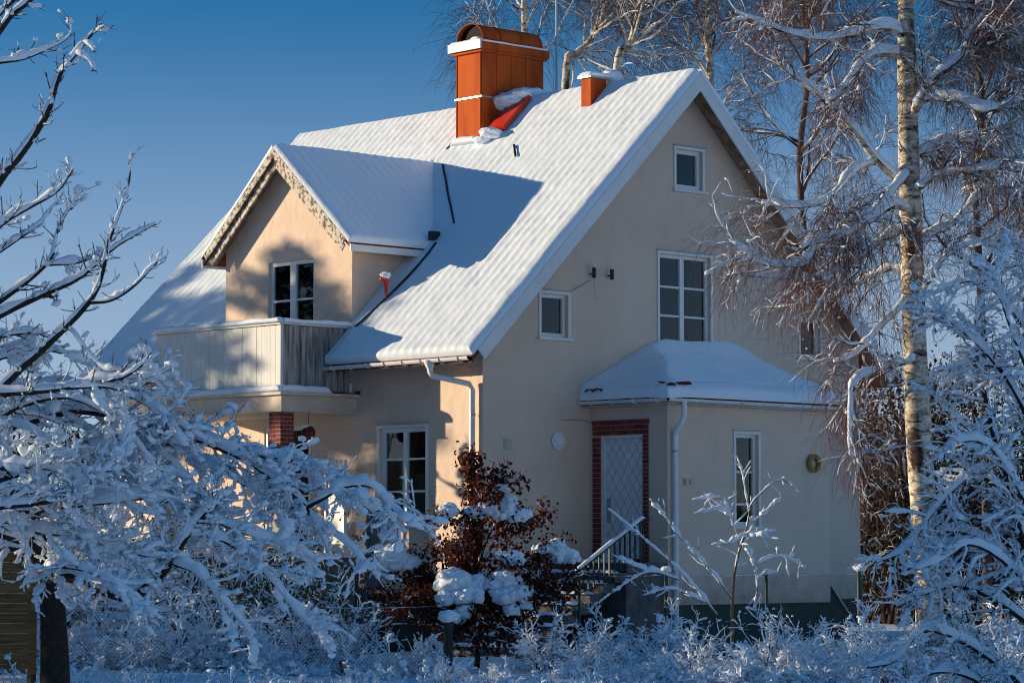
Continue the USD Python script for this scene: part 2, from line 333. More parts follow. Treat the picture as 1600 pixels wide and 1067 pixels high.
# roof decks and snow
EX = -0.62                            # eave line
def roof_deck(sign):
    e = EX if sign < 0 else 2*RX-EX
    pts = [(e, plane_z(e, TS)), (RX, plane_z(RX, TS)), (RX, plane_z(RX, DT)), (e, plane_z(e, DT))]
    return pts
Y0, Y1 = -G+.035, L+G-.035
DY, DHW = 5.29, 1.845                 # dormer middle and half width
DRZ, DSL = 8.39, 0.87                 # dormer ridge (snow top), slope
def deck_mesh(pts, ya, yb):
    return extr(Polygon(pts), frame((0, ya, 0), (1, 0, 0), (0, -1, 0)), yb-ya)
e_ = EX
obj('roof', cat_([deck_mesh(roof_deck(-1), Y0, DY-DHW-.02), deck_mesh(roof_deck(-1), DY+DHW+.02, Y1),
                  deck_mesh([(3.1, plane_z(3.1, TS)), (RX, plane_z(RX, TS)), (RX, plane_z(RX, DT)), (3.1, plane_z(3.1, DT))], DY-DHW-.02, DY+DHW+.02)]), 'roof_tile', house)
obj('roof', deck_mesh(roof_deck(1), Y0, Y1), 'roof_tile', house)
def keep_main(P):
    x, y, z = P[..., 0], P[..., 1], P[..., 2]
    ins = (np.abs(y-DY) < DHW-.02) & (z < DRZ-DSL*np.abs(y-DY)-.12)
    ch = (x > 4.0) & (x < 5.4) & (np.abs(y-4.69) < .3)
    return ~(ins | ch)
slope_len = (RX-EX)/CS
nrm = np.array([-SN, 0, CS])
o = np.array([EX, -G, plane_z(EX, TS)])
obj('roof_snow', slope_snow(o, (0, 1, 0), (CS, 0, SN), L+2*G, slope_len, 0.027, 0.042, TS-.012, keep_main, tile=0.0125, soft=0.13, seed=3, amp=.012), 'snow', house, smooth=50)
o2 = np.array([2*RX-EX, -G, plane_z(EX, TS)])
obj('roof_snow', slope_snow(o2, (0, 1, 0), (-CS, 0, SN), L+2*G, slope_len, 0.12, 0.12, TS-.012, None, soft=0.13, seed=4), 'snow', house, smooth=50)
# bargeboards on both gables
for y0 in (-G, L+G-.03):
    for s in (-1, 1):
        t0, t1 = TS-.005, TS+.23
        e = RX+s*(RX-EX); dx = s*-1
        tipx = lambda t: e-s*t*SN            # cut square to the slope
        pa = [(tipx(t0), plane_z(e, t0)+t0/CS-t0*CS), (RX, plane_z(RX, t0)), (RX, plane_z(RX, t1)), (tipx(t1), plane_z(e, 0)-t1*CS)]
        pa[0] = (tipx(t0), plane_z(e, 0)-t0*CS)
        obj('bargeboard', extr(Polygon(pa), frame((0, y0, 0), (1, 0, 0), (0, -1, 0)), .03), 'bargeboard_white', house)
for s in (-1, 1):
    e = RX+s*(RX-EX); w0 = RX+s*(RX-.0)
    # soffit under the gable overhang and along the eaves
    pa = [(e-s*.02, plane_z(e-s*.02, DT)-.002), (RX, plane_z(RX, DT)-.002), (RX, plane_z(RX, DT)-.02), (e-s*.02, plane_z(e-s*.02, DT)-.02)]
    obj('soffit', extr(Polygon(pa), frame((0, -G+.035, 0), (1, 0, 0), (0, -1, 0)), G-.04), 'soffit_wood', house)
def trough(p, q, r, down=(0, 0, -1), sides=8):
    p, q = np.array(p, float), np.array(q, float); t = (q-p)/np.linalg.norm(q-p); s = np.cross(t, [0, 0, 1.0])
    th = np.linspace(0, PI, sides)
    ring = lambda c, rr: c+np.outer(np.cos(th), s)*rr+np.outer(np.sin(th), [0, 0, -1.0])*rr
    V = np.vstack([ring(p, r), ring(q, r), ring(p, r-.008), ring(q, r-.008)]); n = sides; F = []
    for j in range(n-1):
        F += [(j, j+1, n+j+1), (j, n+j+1, n+j), (2*n+j, 3*n+j+1, 2*n+j+1), (2*n+j, 3*n+j, 3*n+j+1)]
    for a, b in ((0, 2*n), (n, 3*n)):
        for j in range(n-1): F += [(a+j, b+j, b+j+1), (a+j, b+j+1, a+j+1), (a+j, a+j+1, b+j+1), (a+j, b+j+1, b+j)]
    for j in (0, n-1): F += [(j, n+j, 3*n+j), (j, 3*n+j, 2*n+j), (j, 3*n+j, n+j), (j, 2*n+j, 3*n+j)]
    for c in (p, q):
        k = len(V); V = np.vstack([V, ring(c, r)]); F += [(k, k+j, k+j+1) for j in range(1, n-1)]+[(k, k+j+1, k+j) for j in range(1, n-1)]
    return V, np.array(F)
def gutter(p, q, r, parent, nb):
    g = obj('gutter', trough(p, q, r), 'white_metal', parent, smooth=40)
    p, q = np.array(p, float), np.array(q, float)
    t = (q-p)/np.linalg.norm(q-p)
    for k in range(nb):
        c = p+(q-p)*(k+.5)/nb
        th = np.linspace(-.2, PI+.2, 9); s = np.cross(t, [0, 0, 1.0])
        obj('bracket', tube(c+np.outer(np.cos(th), s)*(r+.008)+np.outer(np.sin(th), [0, 0, -1.0])*(r+.008), .009, 4), 'white_metal', g)
    return g
GX, GZe = EX-.045, plane_z(EX, TS)-.03
gutter((GX, -G+.04, GZe), (GX, DY-DHW-.06, GZe-.01), .065, house, 8)
gutter((GX, DY+DHW+.06, GZe), (GX, L+G-.04, GZe), .065, house, 8)
def downpipe(pts, r, parent, brackets=()):
    d = obj('downpipe', tube(pts, r, 10), 'white_metal', parent, smooth=40)
    for z in brackets:
        c = np.array([pts[-1][0], pts[-1][1], z]); obj('clamp', tube([c-[0, 0, .02], c+[0, 0, .02]], r+.008, 10), 'galvanised', d)
    return d
downpipe([(GX, .60, GZe-.04), (GX, .58, GZe-.22), (GX+.02, .56, GZe-.28), (-.12, .20, 3.72), (-.10, .15, 3.62), (-.10, .15, .0), (-.10, .15, GZ)], .05, house, (3.2, 2.3, 1.2))
obj('pipe_funnel', tubes(np.array([[GX, .60, GZe-.02], [GX, .60, GZe-.06], [GX, .60, GZe-.16]])[None], np.array([[.10, .095, .055]]), 10), 'white_metal', house, smooth=40)

# windows
def window(r, place, rows=(), cols=(), jamb=.05, parent=house, depth=.07, sash=.045, sillw=.0, curtain=None, sill_snow=True, name='window', label=None, mull=.10, inset=0.06, trim=True):
    a0, a1, c0, c1 = r; b = -inset; rows, cols = sorted(rows), sorted(cols)
    bits = [bx(a0, a0+jamb, b-depth, b, c0, c1), bx(a1-jamb, a1, b-depth, b, c0, c1), bx(a0+jamb, a1-jamb, b-depth, b, c0, c0+jamb+.02), bx(a0+jamb, a1-jamb, b-depth, b, c1-jamb, c1)]
    xs = [a0+jamb]+[x for c in cols for x in (c-mull/2, c+mull/2)]+[a1-jamb]
    for c in cols: bits.append(bx(c-mull/2, c+mull/2, b-depth, b, c0+jamb+.02, c1-jamb))
    zs = [c0+jamb+.02]+[z for q in rows for z in (q-.018, q+.018)]+[c1-jamb]
    for i in range(0, len(xs), 2):
        for q in rows: bits.append(bx(xs[i], xs[i+1], b-depth+.015, b-.012, q-.018, q+.018))
    # casing proud of the wall
    if trim:
        w = .055
        bits += [bx(a0-w, a0-.002, .0, .022, c0-.0, c1+w), bx(a1+.002, a1+w, .0, .022, c0-.0, c1+w), bx(a0-.002, a1+.002, .0, .022, c1+.002, c1+w)]
    win = obj(name, cat_([place(x) for x in bits]), 'white_paint', parent, label=label)
    for i in range(0, len(xs), 2):
        for j in range(0, len(zs), 2):
            obj('pane', place(bx(xs[i]-.004, xs[i+1]+.004, b-depth*.6, b-depth*.6+.006, zs[j]-.004, zs[j+1]+.004)), 'glass', win)
    if trim:
        obj('sill', place(bx(a0-.09, a1+.09, -.02, .075, c0-.05, c0-.002)), 'white_metal', win)
        obj('drip', place(bx(a0-.07, a1+.07, .0, .05, c1+.06, c1+.075)), 'galvanised', win)
    if curtain:
        for (x0, x1, z0, z1) in curtain:
            n = 14; x = np.linspace(x0, x1, n); d = -.17+.025*np.sin(np.linspace(0, 14, n))
            V = np.vstack([np.stack([x, d, np.full(n, z0)], 1), np.stack([x, d, np.full(n, z1)], 1)])
            F = np.array([[k, k+1, n+k+1] for k in range(n-1)]+[[k, n+k+1, n+k] for k in range(n-1)])
            obj('curtain', place((V, F)), 'curtain', win)
    return win
fw = window(FW_, front, rows=(2.50, 1.94), cols=(2.06,), jamb=.075, curtain=[(1.48, 1.62, 1.3, 3.1)], label='six pane window beside the red leaved shrub')
window(GW_['attic'], gable, jamb=.075, label='small attic window with a dark pane')
window(GW_['small'], gable, jamb=.06, curtain=[(1.84, 1.98, 4.5, 5.4)], label='small single pane window near the eave')
window(GW_['big'], gable, rows=(5.64, 5.12), cols=(4.92,), jamb=.06, curtain=[(4.29, 4.42, 4.5, 6.3), (5.43, 5.58, 4.5, 6.3)], label='tall six pane window above the porch roof')
window(GW_['right'], gable, jamb=.05, label='dark window behind the birch twigs')

# dormer --------------------------------------------------------------
DTS, DDT = .13, .21
dca = math.atan(DSL); DC, DS_ = math.cos(dca), math.sin(dca)
def dtop(y): return DRZ-DSL*abs(y-DY)
def dpl(y, t): return dtop(y)-t/DC
poly = Polygon([(DY-DHW, 3.7), (DY+DHW, 3.7), (DY+DHW, dpl(DY+DHW, DDT)), (DY, dpl(DY, DDT)), (DY-DHW, dpl(DY-DHW, DDT))]).difference(rect(DW_))
poly = poly.difference(sbox(DY-DHW-1, 3.0, DY+DHW+1, plane_z(0, DT)+.002))
dfront = frame((-.004, 0, 0), (0, 1, 0), (-1, 0, 0))
dormer = obj('dormer', extr(poly, dfront, .24), 'stucco', house, label='dormer with a gabled snow roof above the balcony')
for y, nrm_ in ((DY-DHW, -1), (DY+DHW, 1)):
    z = dpl(DY-DHW, DDT)
    xb = RX-(RZ-z)/SL+.35
    cheek = Polygon([(.236, plane_z(.236, TS+.3)), (.236, z), (xb, z), (xb, plane_z(xb, TS+.3))])
    obj('cheek', extr(cheek, frame((0, y, 0), (1, 0, 0), (0, -1, 0)) if nrm_ < 0 else frame((0, y-.16, 0), (1, 0, 0), (0, -1, 0)), .16), 'stucco', dormer)
DX0 = -.36; DHE = 2.16
for s in (-1, 1):
    ye = DY+s*DHE; xback = RX-(RZ-DRZ)/SL+.25
    deck = [(ye, dpl(ye, DTS)), (DY, dpl(DY, DTS)), (DY, dpl(DY, DDT)), (ye, dpl(ye, DDT))]
    dm = extr(Polygon(deck), frame((DX0+.05, 0, 0), (0, 1, 0), (-1, 0, 0)), xback-DX0-.05)
    def kd(P): return P[..., 2]-.06 > top_z(P[..., 0])-.3
    # cut the deck where it runs into the main roof: keep it short of the valley
    v, f = dm; v = v.copy(); xv = RX-(RZ-.12-v[:, 2])/SL+.12; v[:, 0] = np.where(v[:, 0] > 0.5, np.minimum(v[:, 0], xv), v[:, 0])
    obj('roof', (v, f), 'roof_tile', dormer)
    o = np.array([DX0, ye, dpl(ye, DTS)])
    obj('snow_cover', slope_snow(o, (1, 0, 0), (0, -s*DC, DS_), xback-DX0, DHE/DC, .027, .042, DTS-.01, lambda P: P[..., 2] > top_z(P[..., 0])-.28, tile=.011, soft=.11, seed=8+s, ubound=(True, False), amp=.01), 'snow', dormer, smooth=50)
    # two tier bargeboards, weathered
    for k, (t0, t1, xo) in enumerate(((DTS-.004, DTS+.13, 0.0), (DTS+.145, DTS+.27, .06))):
        ext = .10 if k else 0
        yy = ye
        ya, yb = yy-s*t0*DS_, yy-s*t1*DS_
        pa = Polygon([(ya, dtop(yy)-t0*DC), (DY, dpl(DY, t0)), (DY, dpl(DY, t1)), (yb, dtop(yy)-t1*DC)])
        obj('bargeboard', extr(pa, frame((DX0+xo, 0, 0), (0, 1, 0), (-1, 0, 0)), .035), 'peeling_paint', dormer)
    pa = Polygon([(ye-s*.03, dpl(ye-s*.03, DDT)-.003), (DY, dpl(DY, DDT)-.003), (DY, dpl(DY, DDT)-.02), (ye-s*.03, dpl(ye-s*.03, DDT)-.02)])
    obj('soffit', extr(pa, frame((DX0+.1, 0, 0), (0, 1, 0), (-1, 0, 0)), abs(DX0)-.11), 'soffit_wood', dormer)
    # white eave board with a dark drip gap above
    obj('eave_board', bx(DX0+.04, RX-(RZ-dpl(ye, DTS))/SL+.05, ye-.02 if s < 0 else ye, ye if s < 0 else ye+.02, dpl(ye, DDT)-.05, dpl(ye, DTS)-.035), 'white_paint', dormer)
window(DW_, dfront, rows=(5.46,), cols=(5.19,), jamb=.075, parent=house, mull=.16, curtain=[(4.56, 5.12, 4.6, 6.2)], label='balcony door in the dormer', trim=False, name='balcony_door', inset=.05)
# exposed flashing along the dormer cheek and in the valley
def on_main(x, y, t=0): return np.array([x, y, top_z(x)])+t*np.array([-SN, 0, CS])
def strip(pts, w, mat_, name, parent, t=.01, seed=0):
    bits = []
    for (a, b) in zip(pts[:-1], pts[1:]):
        p, q = on_main(*a, t), on_main(*b, t); bits.append(beam(p, q, w, .02, up=(-SN, 0, CS)))
    return obj(name, cat_(bits), mat_, parent)
strip([(-.12, 3.20), (.10, 3.12), (.37, 3.02), (.60, 2.96), (.87, 2.90), (1.28, 2.88), (1.52, 2.92)], .05, 'dark_metal', 'flashing', house, t=.004)
strip([(3.36, 4.82), (3.16, 4.56), (2.98, 4.31), (2.72, 3.97), (2.51, 3.69), (2.2, 3.26), (1.92, 2.88)], .04, 'dark_metal', 'flashing', house, t=.0)
obj('flashing', obox(on_main(1.62, 3.04, .06), (1, 0, 0), (0, 1, 0), (0, 0, 1), .10, .05, .08), 'dark_metal', house)
# vent pipe, red with a snow cap
vb = on_main(.40, 2.98)
vp_ = obj('vent_pipe', tube([vb-[0, 0, .1], vb+[0, 0, .30], vb+[-.03, 0.02, .36], vb+[-.11, .05, .37]], .047, 10), 'red_hatch', house, smooth=40)
obj('snow_cap', heap(vb+[-.02, 0, .43], .10, 3, .6), 'snow', vp_, smooth=True)

# chimney --------------------------------------------------------------
cx0, cx1, cy0, cy1, cz1 = 3.90, 5.52, 4.33, 5.05, 10.42
def sheet_box(x0, x1, y0, y1, z0, z1): return bx(x0, x1, y0, y1, z0, z1)
chim = obj('chimney', bx(cx0, cx1, cy0, cy1, plane_z(cx0, .3)-.2, cz1), 'red_metal', house, label='big sheet metal chimney with a vaulted cap')
for x0, x1 in ((cx0+.004, cx0+1.13), (cx0+1.15, cx1-.004)):
    obj('side_sheet', bx(x0, x1, cy0-.012, cy0-.001, 8.3, cz1-.01), 'red_metal', chim)
obj('band', cat_([bx(cx0-.022, cx0-.001, cy0-.02, cy1+.02, 9.50, 9.535), bx(cx0, cx1+.02, cy0-.022, cy0-.013, 9.50, 9.535)]), 'galvanised', chim)
obj('collar', cat_([bx(cx0-.09, cx1+.09, cy0-.09, cy1+.09, cz1+.002, cz1+.15), bx(cx0-.06, cx1+.06, cy0-.06, cy1+.06, cz1-.05, cz1)]), 'red_metal', chim)
# barrel vault
th = np.linspace(-.12, PI+.12, 17); xa, xb_ = cx0+.02, cx1-.02; vr = .37; vz = cz1+.24
ring = lambda x, r: np.stack([np.full(17, x), (cy0+cy1)/2+r*np.cos(th), vz+r*.80*np.sin(th)], 1)
V = np.vstack([ring(xa, vr), ring(xb_, vr), ring(xa, vr-.012), ring(xb_, vr-.012)]); F = []
for j in range(16):
    F += [(j, 17+j, 18+j), (j, 18+j, j+1), (34+j, 52+j, 51+j), (34+j, 35+j, 52+j), (j, j+1, 35+j), (j, 35+j, 34+j), (17+j, 52+j, 18+j), (17+j, 51+j, 52+j)]
obj('vault', (V, np.array(F)), 'red_metal', chim, smooth=40)
pl = np.linspace(0, PI, 15); pp = np.r_[[[-(vr-.014), -.07]], np.stack([-(vr-.014)*np.cos(pl), (vr-.014)*.80*np.sin(pl)], 1), [[vr-.014, -.07]]]
obj('flue_inner', extr(Polygon(pp), frame((cx0+.12, (cy0+cy1)/2, vz), (0, 1, 0), (-1, 0, 0)), cx1-cx0-.16), 'black', chim)
for y in (cy0+.015, cy1-.03): obj('seam', bx(cx0-.016, cx0-.001, y, y+.015, 8.4, 9.49), 'red_metal', chim); obj('seam', bx(cx0-.016, cx0-.001, y, y+.015, 9.545, cz1-.06), 'red_metal', chim)
for x in (cx0+.38, cx0+.76): obj('seam', bx(x, x+.014, cy0-.024, cy0-.013, 9.54, cz1-.06), 'red_metal', chim)
for x in (cx0+.5, cx0+1.05): obj('seam', cat_([obox((x, (cy0+cy1)/2+(vr+.006)*math.cos(t), vz+(vr+.006)*.80*math.sin(t)), (1, 0, 0), (0, -math.sin(t), math.cos(t)), (0, math.cos(t), math.sin(t)), .008, .045, .007) for t in np.linspace(0, PI, 15)]), 'red_metal', chim)
obj('ledge_snow', cat_([snow_strip((cx0-.04, cy0-.09, cz1+.145), (cx0-.04, cy1+.09, cz1+.145), .12, .06, 2, step=.04), snow_strip((cx0-.06, cy0-.06, cz1+.145), (cx1+.06, cy0-.06, cz1+.145), .07, .04, 6, step=.05),
    snow_strip((cx0+.05, cy0+.05, cz1+.16), (cx0+.05, cy0+.35, cz1+.16), .14, .10, 2, step=.04)]), 'snow', chim, smooth=True)
obj('ledge_front', bx(cx0-.125, cx0-.092, cy0-.1, cy1+.1, cz1+.0, cz1+.16), 'white_paint', chim)
obj('base_snow', cat_([heap((4.62, cy0-.12, top_z(4.62)+.02), .42, 5, .45), heap((5.05, cy0-.1, top_z(5.0)-.05), .5, 6, .45), snow_strip((cx0-.06, cy0, plane_z(cx0-.06, 0)-.06), (cx0-.06, cy1, plane_z(cx0-.06, 0)-.06), .2, .14, 5, step=.05)]), 'snow', house, kind='stuff', smooth=True)
# roof hatch beside the chimney: red board with snow on it
hc = [on_main(x, y, .07) for x, y in ((3.95, 4.12), (4.66, 4.12), (4.66, 3.72), (3.95, 3.72))]
hm = sum(hc)/4
hat = obj('roof_hatch', obox(hm, (CS, 0, SN), (0, 1, 0), (-SN, 0, CS), .47, .21, .05), 'red_hatch', house, label='red roof hatch beside the chimney')
obj('hatch_snow', cat_([heap(on_main(3.86, 3.95, .08), .22, 8, .5), heap(on_main(3.92, 4.1, .08), .16, 18, .5), heap(on_main(3.78, 4.15, .02), .17, 13, .5), heap(on_main(4.68, 3.95, .13), .22, 9, .5)]), 'snow', hat, kind='stuff', smooth=True)
obj('flashing', beam(on_main(3.28, 2.70, .015), on_main(3.56, 3.04, .015), .04, .03), 'dark_metal', house)
obj('flashing', beam(on_main(3.72, 5.12, .0), on_main(3.9, 5.10, .0), .05, .03), 'dark_metal', house)
# small vent chimney
vx, vy = 4.27, 1.74
vc = obj('vent_chimney', bx(vx, vx+.40, vy, vy+.25, top_z(vx)-.4, 9.60), 'red_metal', house, label='small red vent chimney near the ridge')
obj('vent_cap', bx(vx-.05, vx+.45, vy-.05, vy+.30, 9.605, 9.64), 'galvanised', vc)
obj('snow_cap', snow_strip((vx-.06, vy+.125, 9.64), (vx+.46, vy+.125, 9.64), .36, .10, 4, step=.04), 'snow', vc, smooth=True)
obj('drift', heap((vx+.62, vy+.1, top_z(vx+.6)+.03), .22, 21, .55), 'snow', house, smooth=True)
obj('antenna_mast', cat_([tube([(5.55, 3.98, 8.9), (5.55, 3.98, 12.6)], .025, 8), tube([(5.55, 3.6, 12.2), (5.55, 4.4, 12.2)], .012, 6)]+[tube([(5.3, y, 12.2), (5.8, y, 12.2)], .006, 5) for y in np.linspace(3.65, 4.35, 7)]), 'galvanised', house)

# balcony ---------------------------------------------------------------
BX, BY0, BY1, BZ0, BZ1 = -1.65, 3.39, 7.06, 3.70, 4.83
bal = obj('balcony', cat_([bx(-1.70, .0, 3.30, 7.2, 3.34, 3.60), bx(-1.78, .0, 3.22, 7.28, 3.603, 3.66), bx(-1.73, -.01, 3.27, 7.23, 3.315, 3.337)]), 'concrete_cream', house, label='balcony with a boarded parapet under the dormer')
n = 27; w = (BY1-BY0)/n; rng = np.random.default_rng(11)
for k in range(n):
    d_ = rng.uniform(0, .006)
    obj('board', bx(BX-d_, BX+.022, BY0+k*w+.0022, BY0+(k+1)*w-.0022, BZ0, BZ1-.01), 'board_grey', bal)
n2 = 11; w2 = 1.52/n2
for k in range(n2):
    d_ = rng.uniform(0, .008)
    obj('board', bx(BX+.026+k*w2, BX+.026+(k+1)*w2-.007, BY0-d_, BY0+.022, BZ0, BZ1-.01), 'board_weathered', bal)
    obj('board', bx(BX+.026+k*w2, BX+.026+(k+1)*w2-.007, BY1-.022, BY1+d_, BZ0, BZ1-.01), 'board_weathered', bal)
obj('corner_post', bx(BX-.012, BX+.05, BY0-.014, BY0+.05, BZ0, BZ1-.005), 'board_grey', bal)
obj('rail', cat_([bx(BX-.05, BX+.07, BY0-.05, BY1+.05, BZ1, BZ1+.035), bx(BX+.072, -.005, BY0-.05, BY0+.07, BZ1, BZ1+.035), bx(BX+.072, -.005, BY1-.07, BY1+.05, BZ1, BZ1+.035)]), 'board_grey', bal)
obj('rail_snow', cat_([snow_strip((BX+.01, BY0-.05, BZ1+.03), (BX+.01, BY1+.05, BZ1+.03), .17, .10, 7, step=.05), snow_strip((BX+.0, BY0+.01, BZ1+.03), (-.02, BY0+.01, BZ1+.03), .17, .085, 9, step=.05)]), 'snow', bal, smooth=True)
obj('ledge_snow', cat_([snow_strip((BX-.07, 3.23, 3.655), (BX-.07, 7.28, 3.655), .15, .11, 3, step=.05), snow_strip((BX-.1, 3.31, 3.655), (-.62, 3.31, 3.655), .17, .12, 5, step=.05)]), 'snow', bal, smooth=True)
obj('floor_snow', bx(-1.6, -.01, BY0+.03, BY1-.03, 3.70, 3.86), 'snow', bal)
obj('drain', bx(-.10, -.004, 3.20, 3.225, 3.66, 3.72), 'dark_metal', bal)
# brick pillars
def bricks(place, a0, a1, c0, c1, depth, parent, off=0, bl=.23, bh=.071, j=.012, seed=0, proud=.0):
    r = np.random.default_rng(seed); row = 0; z = c0
    while z < c1-.02:
        zt = min(z+bh-j, c1); x = a0-(bl/2 if (row+off) % 2 else 0)
        while x < a1-.01:
            xa, xb = max(x, a0), min(x+bl-j, a1)
            if xb-xa > .03: obj('brick', place(bx(xa, xb, -depth, proud+r.uniform(0, .006), z, zt)), 'brick_red', parent)
            x += bl
        z += bh; row += 1
for py in (3.42, 6.78):
    pil = obj('pillar', bx(-1.614, -1.326, py+.006, py+.314, .80, 3.312), 'mortar', house, label='red brick pillar under the balcony')
    if py < 4:
        bricks(frame((-1.614, py+.006, 0), (0, 1, 0), (-1, 0, 0)), -.006, .314, 2.3, 3.31, -.001, pil, seed=3, bl=.165, bh=.072, proud=.004)
        bricks(frame((-1.614, py+.006, 0), (1, 0, 0), (0, -1, 0)), -.002, .288, 2.3, 3.31, -.001, pil, off=1, seed=4, bl=.15, bh=.072, proud=.004)
# terrace in front of the facade
obj('terrace', cat_([bx(-2.0, -.004, 3.0, 8.2, GZ-.2, .8)]), 'step_stone', house)
obj('terrace_snow', slope_snow((-2.02, 2.98, .8), (1, 0, 0), (0, 1, 0), 2.0, 5.24, .15, .15, .08, vbound=(True, True)), 'snow', house, smooth=50)
tdw = window(FD_, front, rows=(2.62, 1.9), cols=(5.27,), jamb=.08, inset=.02, curtain=[(4.6, 5.95, .9, 3.2)], label='white glazed door under the balcony', trim=False, name='terrace_door')

# porch -------------------------------------------------------------------
PX0, PX1, PY, PZ = 2.52, 6.69, -1.88, 3.46
pfront = frame((0, PY, 0), (1, 0, 0), (0, -1, 0)); pside = frame((PX0, 0, 0), (0, 1, 0), (-1, 0, 0))
PW_ = (4.21, 4.79, 1.34, 2.93); DO_ = (-1.31, -.29, .78, 2.90)
porch = obj('porch', cat_([extr(sbox(PX0, 0, PX1, PZ).difference(rect(PW_)), pfront, .22), extr(sbox(PY+.22, 0, -.003, PZ).difference(rect(DO_)), pside, .22), bx(PX1-.22, PX1, PY+.22, -.003, 0, PZ)]), 'stucco', house, label='low rendered porch with a hipped snow roof')
obj('porch_base', bx(PX0+.03, PX1-.03, PY+.03, -.004, GZ-.3, -.003), 'plinth_green', house)
obj('porch_inside', cat_([bx(PX0+.25, PX1-.25, -.02, -.01, 0, PZ), bx(PX0+.25, PX1-.25, PY+.25, -.03, .6, .7)]), 'room_dark', house)
window(PW_, pfront, rows=(2.28, 1.72), jamb=.055, curtain=[(4.70, 4.79, 1.3, 2.95)], label='narrow three pane window in the porch')
# hip roof
OV = .22; ez = 3.52; ax0, ax1, azt = 4.25, 6.35, 4.44
c = [np.array(p) for p in ((PX0-OV, -.004, ez), (PX0-OV, PY-OV, ez), (PX1+OV, PY-OV, ez), (PX1+OV, -.004, ez), (ax0, -.004, azt), (ax1, -.004, azt))]
def hip(c, dz, name, mat_, parent, th=None, sm=False):
    V = np.array(c)+[0, 0, dz]; F = [(0, 4, 1), (1, 4, 5), (1, 5, 2), (2, 5, 3)]
    n = len(V); V = np.vstack([V, V-[0, 0, th]]); F += [(a+n, c_+n, b+n) for a, b, c_ in F[:4]]
    F += [(0, 1, 1+n), (0, 1+n, n), (1, 2, 2+n), (1, 2+n, 1+n), (2, 3, 3+n), (2, 3+n, 2+n), (4, 0, n), (4, n, 4+n), (5, 4, 4+n), (5, 4+n, 5+n), (3, 5, 5+n), (3, 5+n, 3+n)]
    return obj(name, (V, np.array(F)[:, ::-1] if False else np.array(F)), mat_, parent)
proof = hip(c, 0, 'porch_roof', 'roof_tile', house, .10)
# its snow as one draped grid
def porch_snow():
    nx, ny = 96, 48
    x = np.linspace(PX0-OV-.05, PX1+OV+.05, nx); y = np.linspace(PY-OV-.05, -.01, ny)
    X, Y = np.meshgrid(x, y, indexing='ij')
    sl_f = (azt-ez)/(-(PY-OV)); z1 = ez+(Y-(PY-OV))*sl_f
    z2 = ez+(X-(PX0-OV))*(azt-ez)/(ax0-PX0+OV); z3 = ez+((PX1+OV)-X)*(azt-ez)/(PX1+OV-ax1)
    # soft minimum keeps the hips rounded
    k = 14.; z = -np.log(np.exp(-k*z1)+np.exp(-k*z2)+np.exp(-k*z3))/k+.03
    d = np.minimum(np.minimum(X-x[0], x[-1]-X), Y-y[0]); e = np.sqrt(np.clip(1-(1-np.clip(d/.14, 0, 1))**2, 0, 1))
    P = np.stack([X, Y, z], -1); nz = meshkit.fbm(P*1.6, 3, 2)*2-1
    pile = .10*np.exp(-((Y+.0)/.35)**2)
    h = (.13+.05*nz+pile)*e
    groove = .035*np.exp(-((Y-(PY-OV)-.36)/.03)**2)*(meshkit.noise(P*6, 1) > .35)
    P[..., 2] = z+h-groove
    top = P.reshape(-1, 3); low = np.stack([X, Y, z-.02], -1).reshape(-1, 3)
    idx = np.arange(nx*ny).reshape(nx, ny); q = np.stack([idx[:-1, :-1], idx[1:, :-1], idx[1:, 1:], idx[:-1, 1:]], -1).reshape(-1, 4)
    F = [q[:, [0, 1, 2]], q[:, [0, 2, 3]], q[:, [0, 2, 1]]+nx*ny, q[:, [0, 3, 2]]+nx*ny]
    ring_ = np.r_[idx[:, 0], idx[-1, 1:], idx[-2::-1, -1], idx[0, -2:0:-1]]
    a, b = ring_, np.roll(ring_, -1); m = nx*ny
    F += [np.stack([a, a+m, b+m], 1), np.stack([a, b+m, b], 1)]
    return np.vstack([top, low]), np.vstack(F)
psn = obj('porch_snow', porch_snow(), 'snow', house, smooth=50)
# bare tiles showing at the eave
for (x, y, rz, s) in ((PX0-.12, -.25, 0, 1), (PX0-.10, -.42, .1, 1), (PX0-.02, -.18, .2, .8), (PX0+.14, -1.52, 0, 1.0), (PX0+.14, -1.72, 0, 1.0), (PX0+.05, -1.92, .8, .9), (PX0+.26, -1.99, 1.5, .9)):
    zz = ez+.1+(.035 if x < PX0+.2 else 0)+max(0, x-PX0+.15)*.30
    th_ = np.linspace(0, PI, 7); m = np.stack([.16*np.array([-1, 1])[:, None]*np.ones(7), .09*np.cos(th_)*np.ones((2, 1)), .045*np.sin(th_)*np.ones((2, 1))], -1)*s
    V = np.vstack([m.reshape(-1, 3), m.reshape(-1, 3)-[0, 0, .015]]); F = []
    for j in range(6): F += [(j, j+1, 8+j), (j, 8+j, 7+j), (14+j, 22+j, 15+j), (14+j, 21+j, 22+j), (j, 14+j, 15+j), (j, 15+j, j+1), (7+j, 8+j, 22+j), (7+j, 22+j, 21+j)]
    R = np.array([[math.cos(rz), -math.sin(rz), 0], [math.sin(rz), math.cos(rz), 0], [0, 0, 1]])
    obj('tile', (V@R.T+[x, y, zz], np.array(F)), 'roof_tile', proof)
gutter((PX0-OV-.03, -.02, ez-.03), (PX0-OV-.03, PY-OV-.06, ez-.04), .06, house, 4)
gutter((PX0-OV-.05, PY-OV-.04, ez-.04), (PX1+OV+.02, PY-OV-.04, ez-.05), .06, house, 9)
obj('porch_fascia', cat_([bx(PX0-OV+.03, PX0-.002, PY-OV+.03, -.006, ez-.13, ez-.102), bx(PX0-.0, PX1+OV-.03, PY-OV+.03, PY-.002, ez-.13, ez-.102)]), 'concrete_cream', house)
dp = PX0+.14
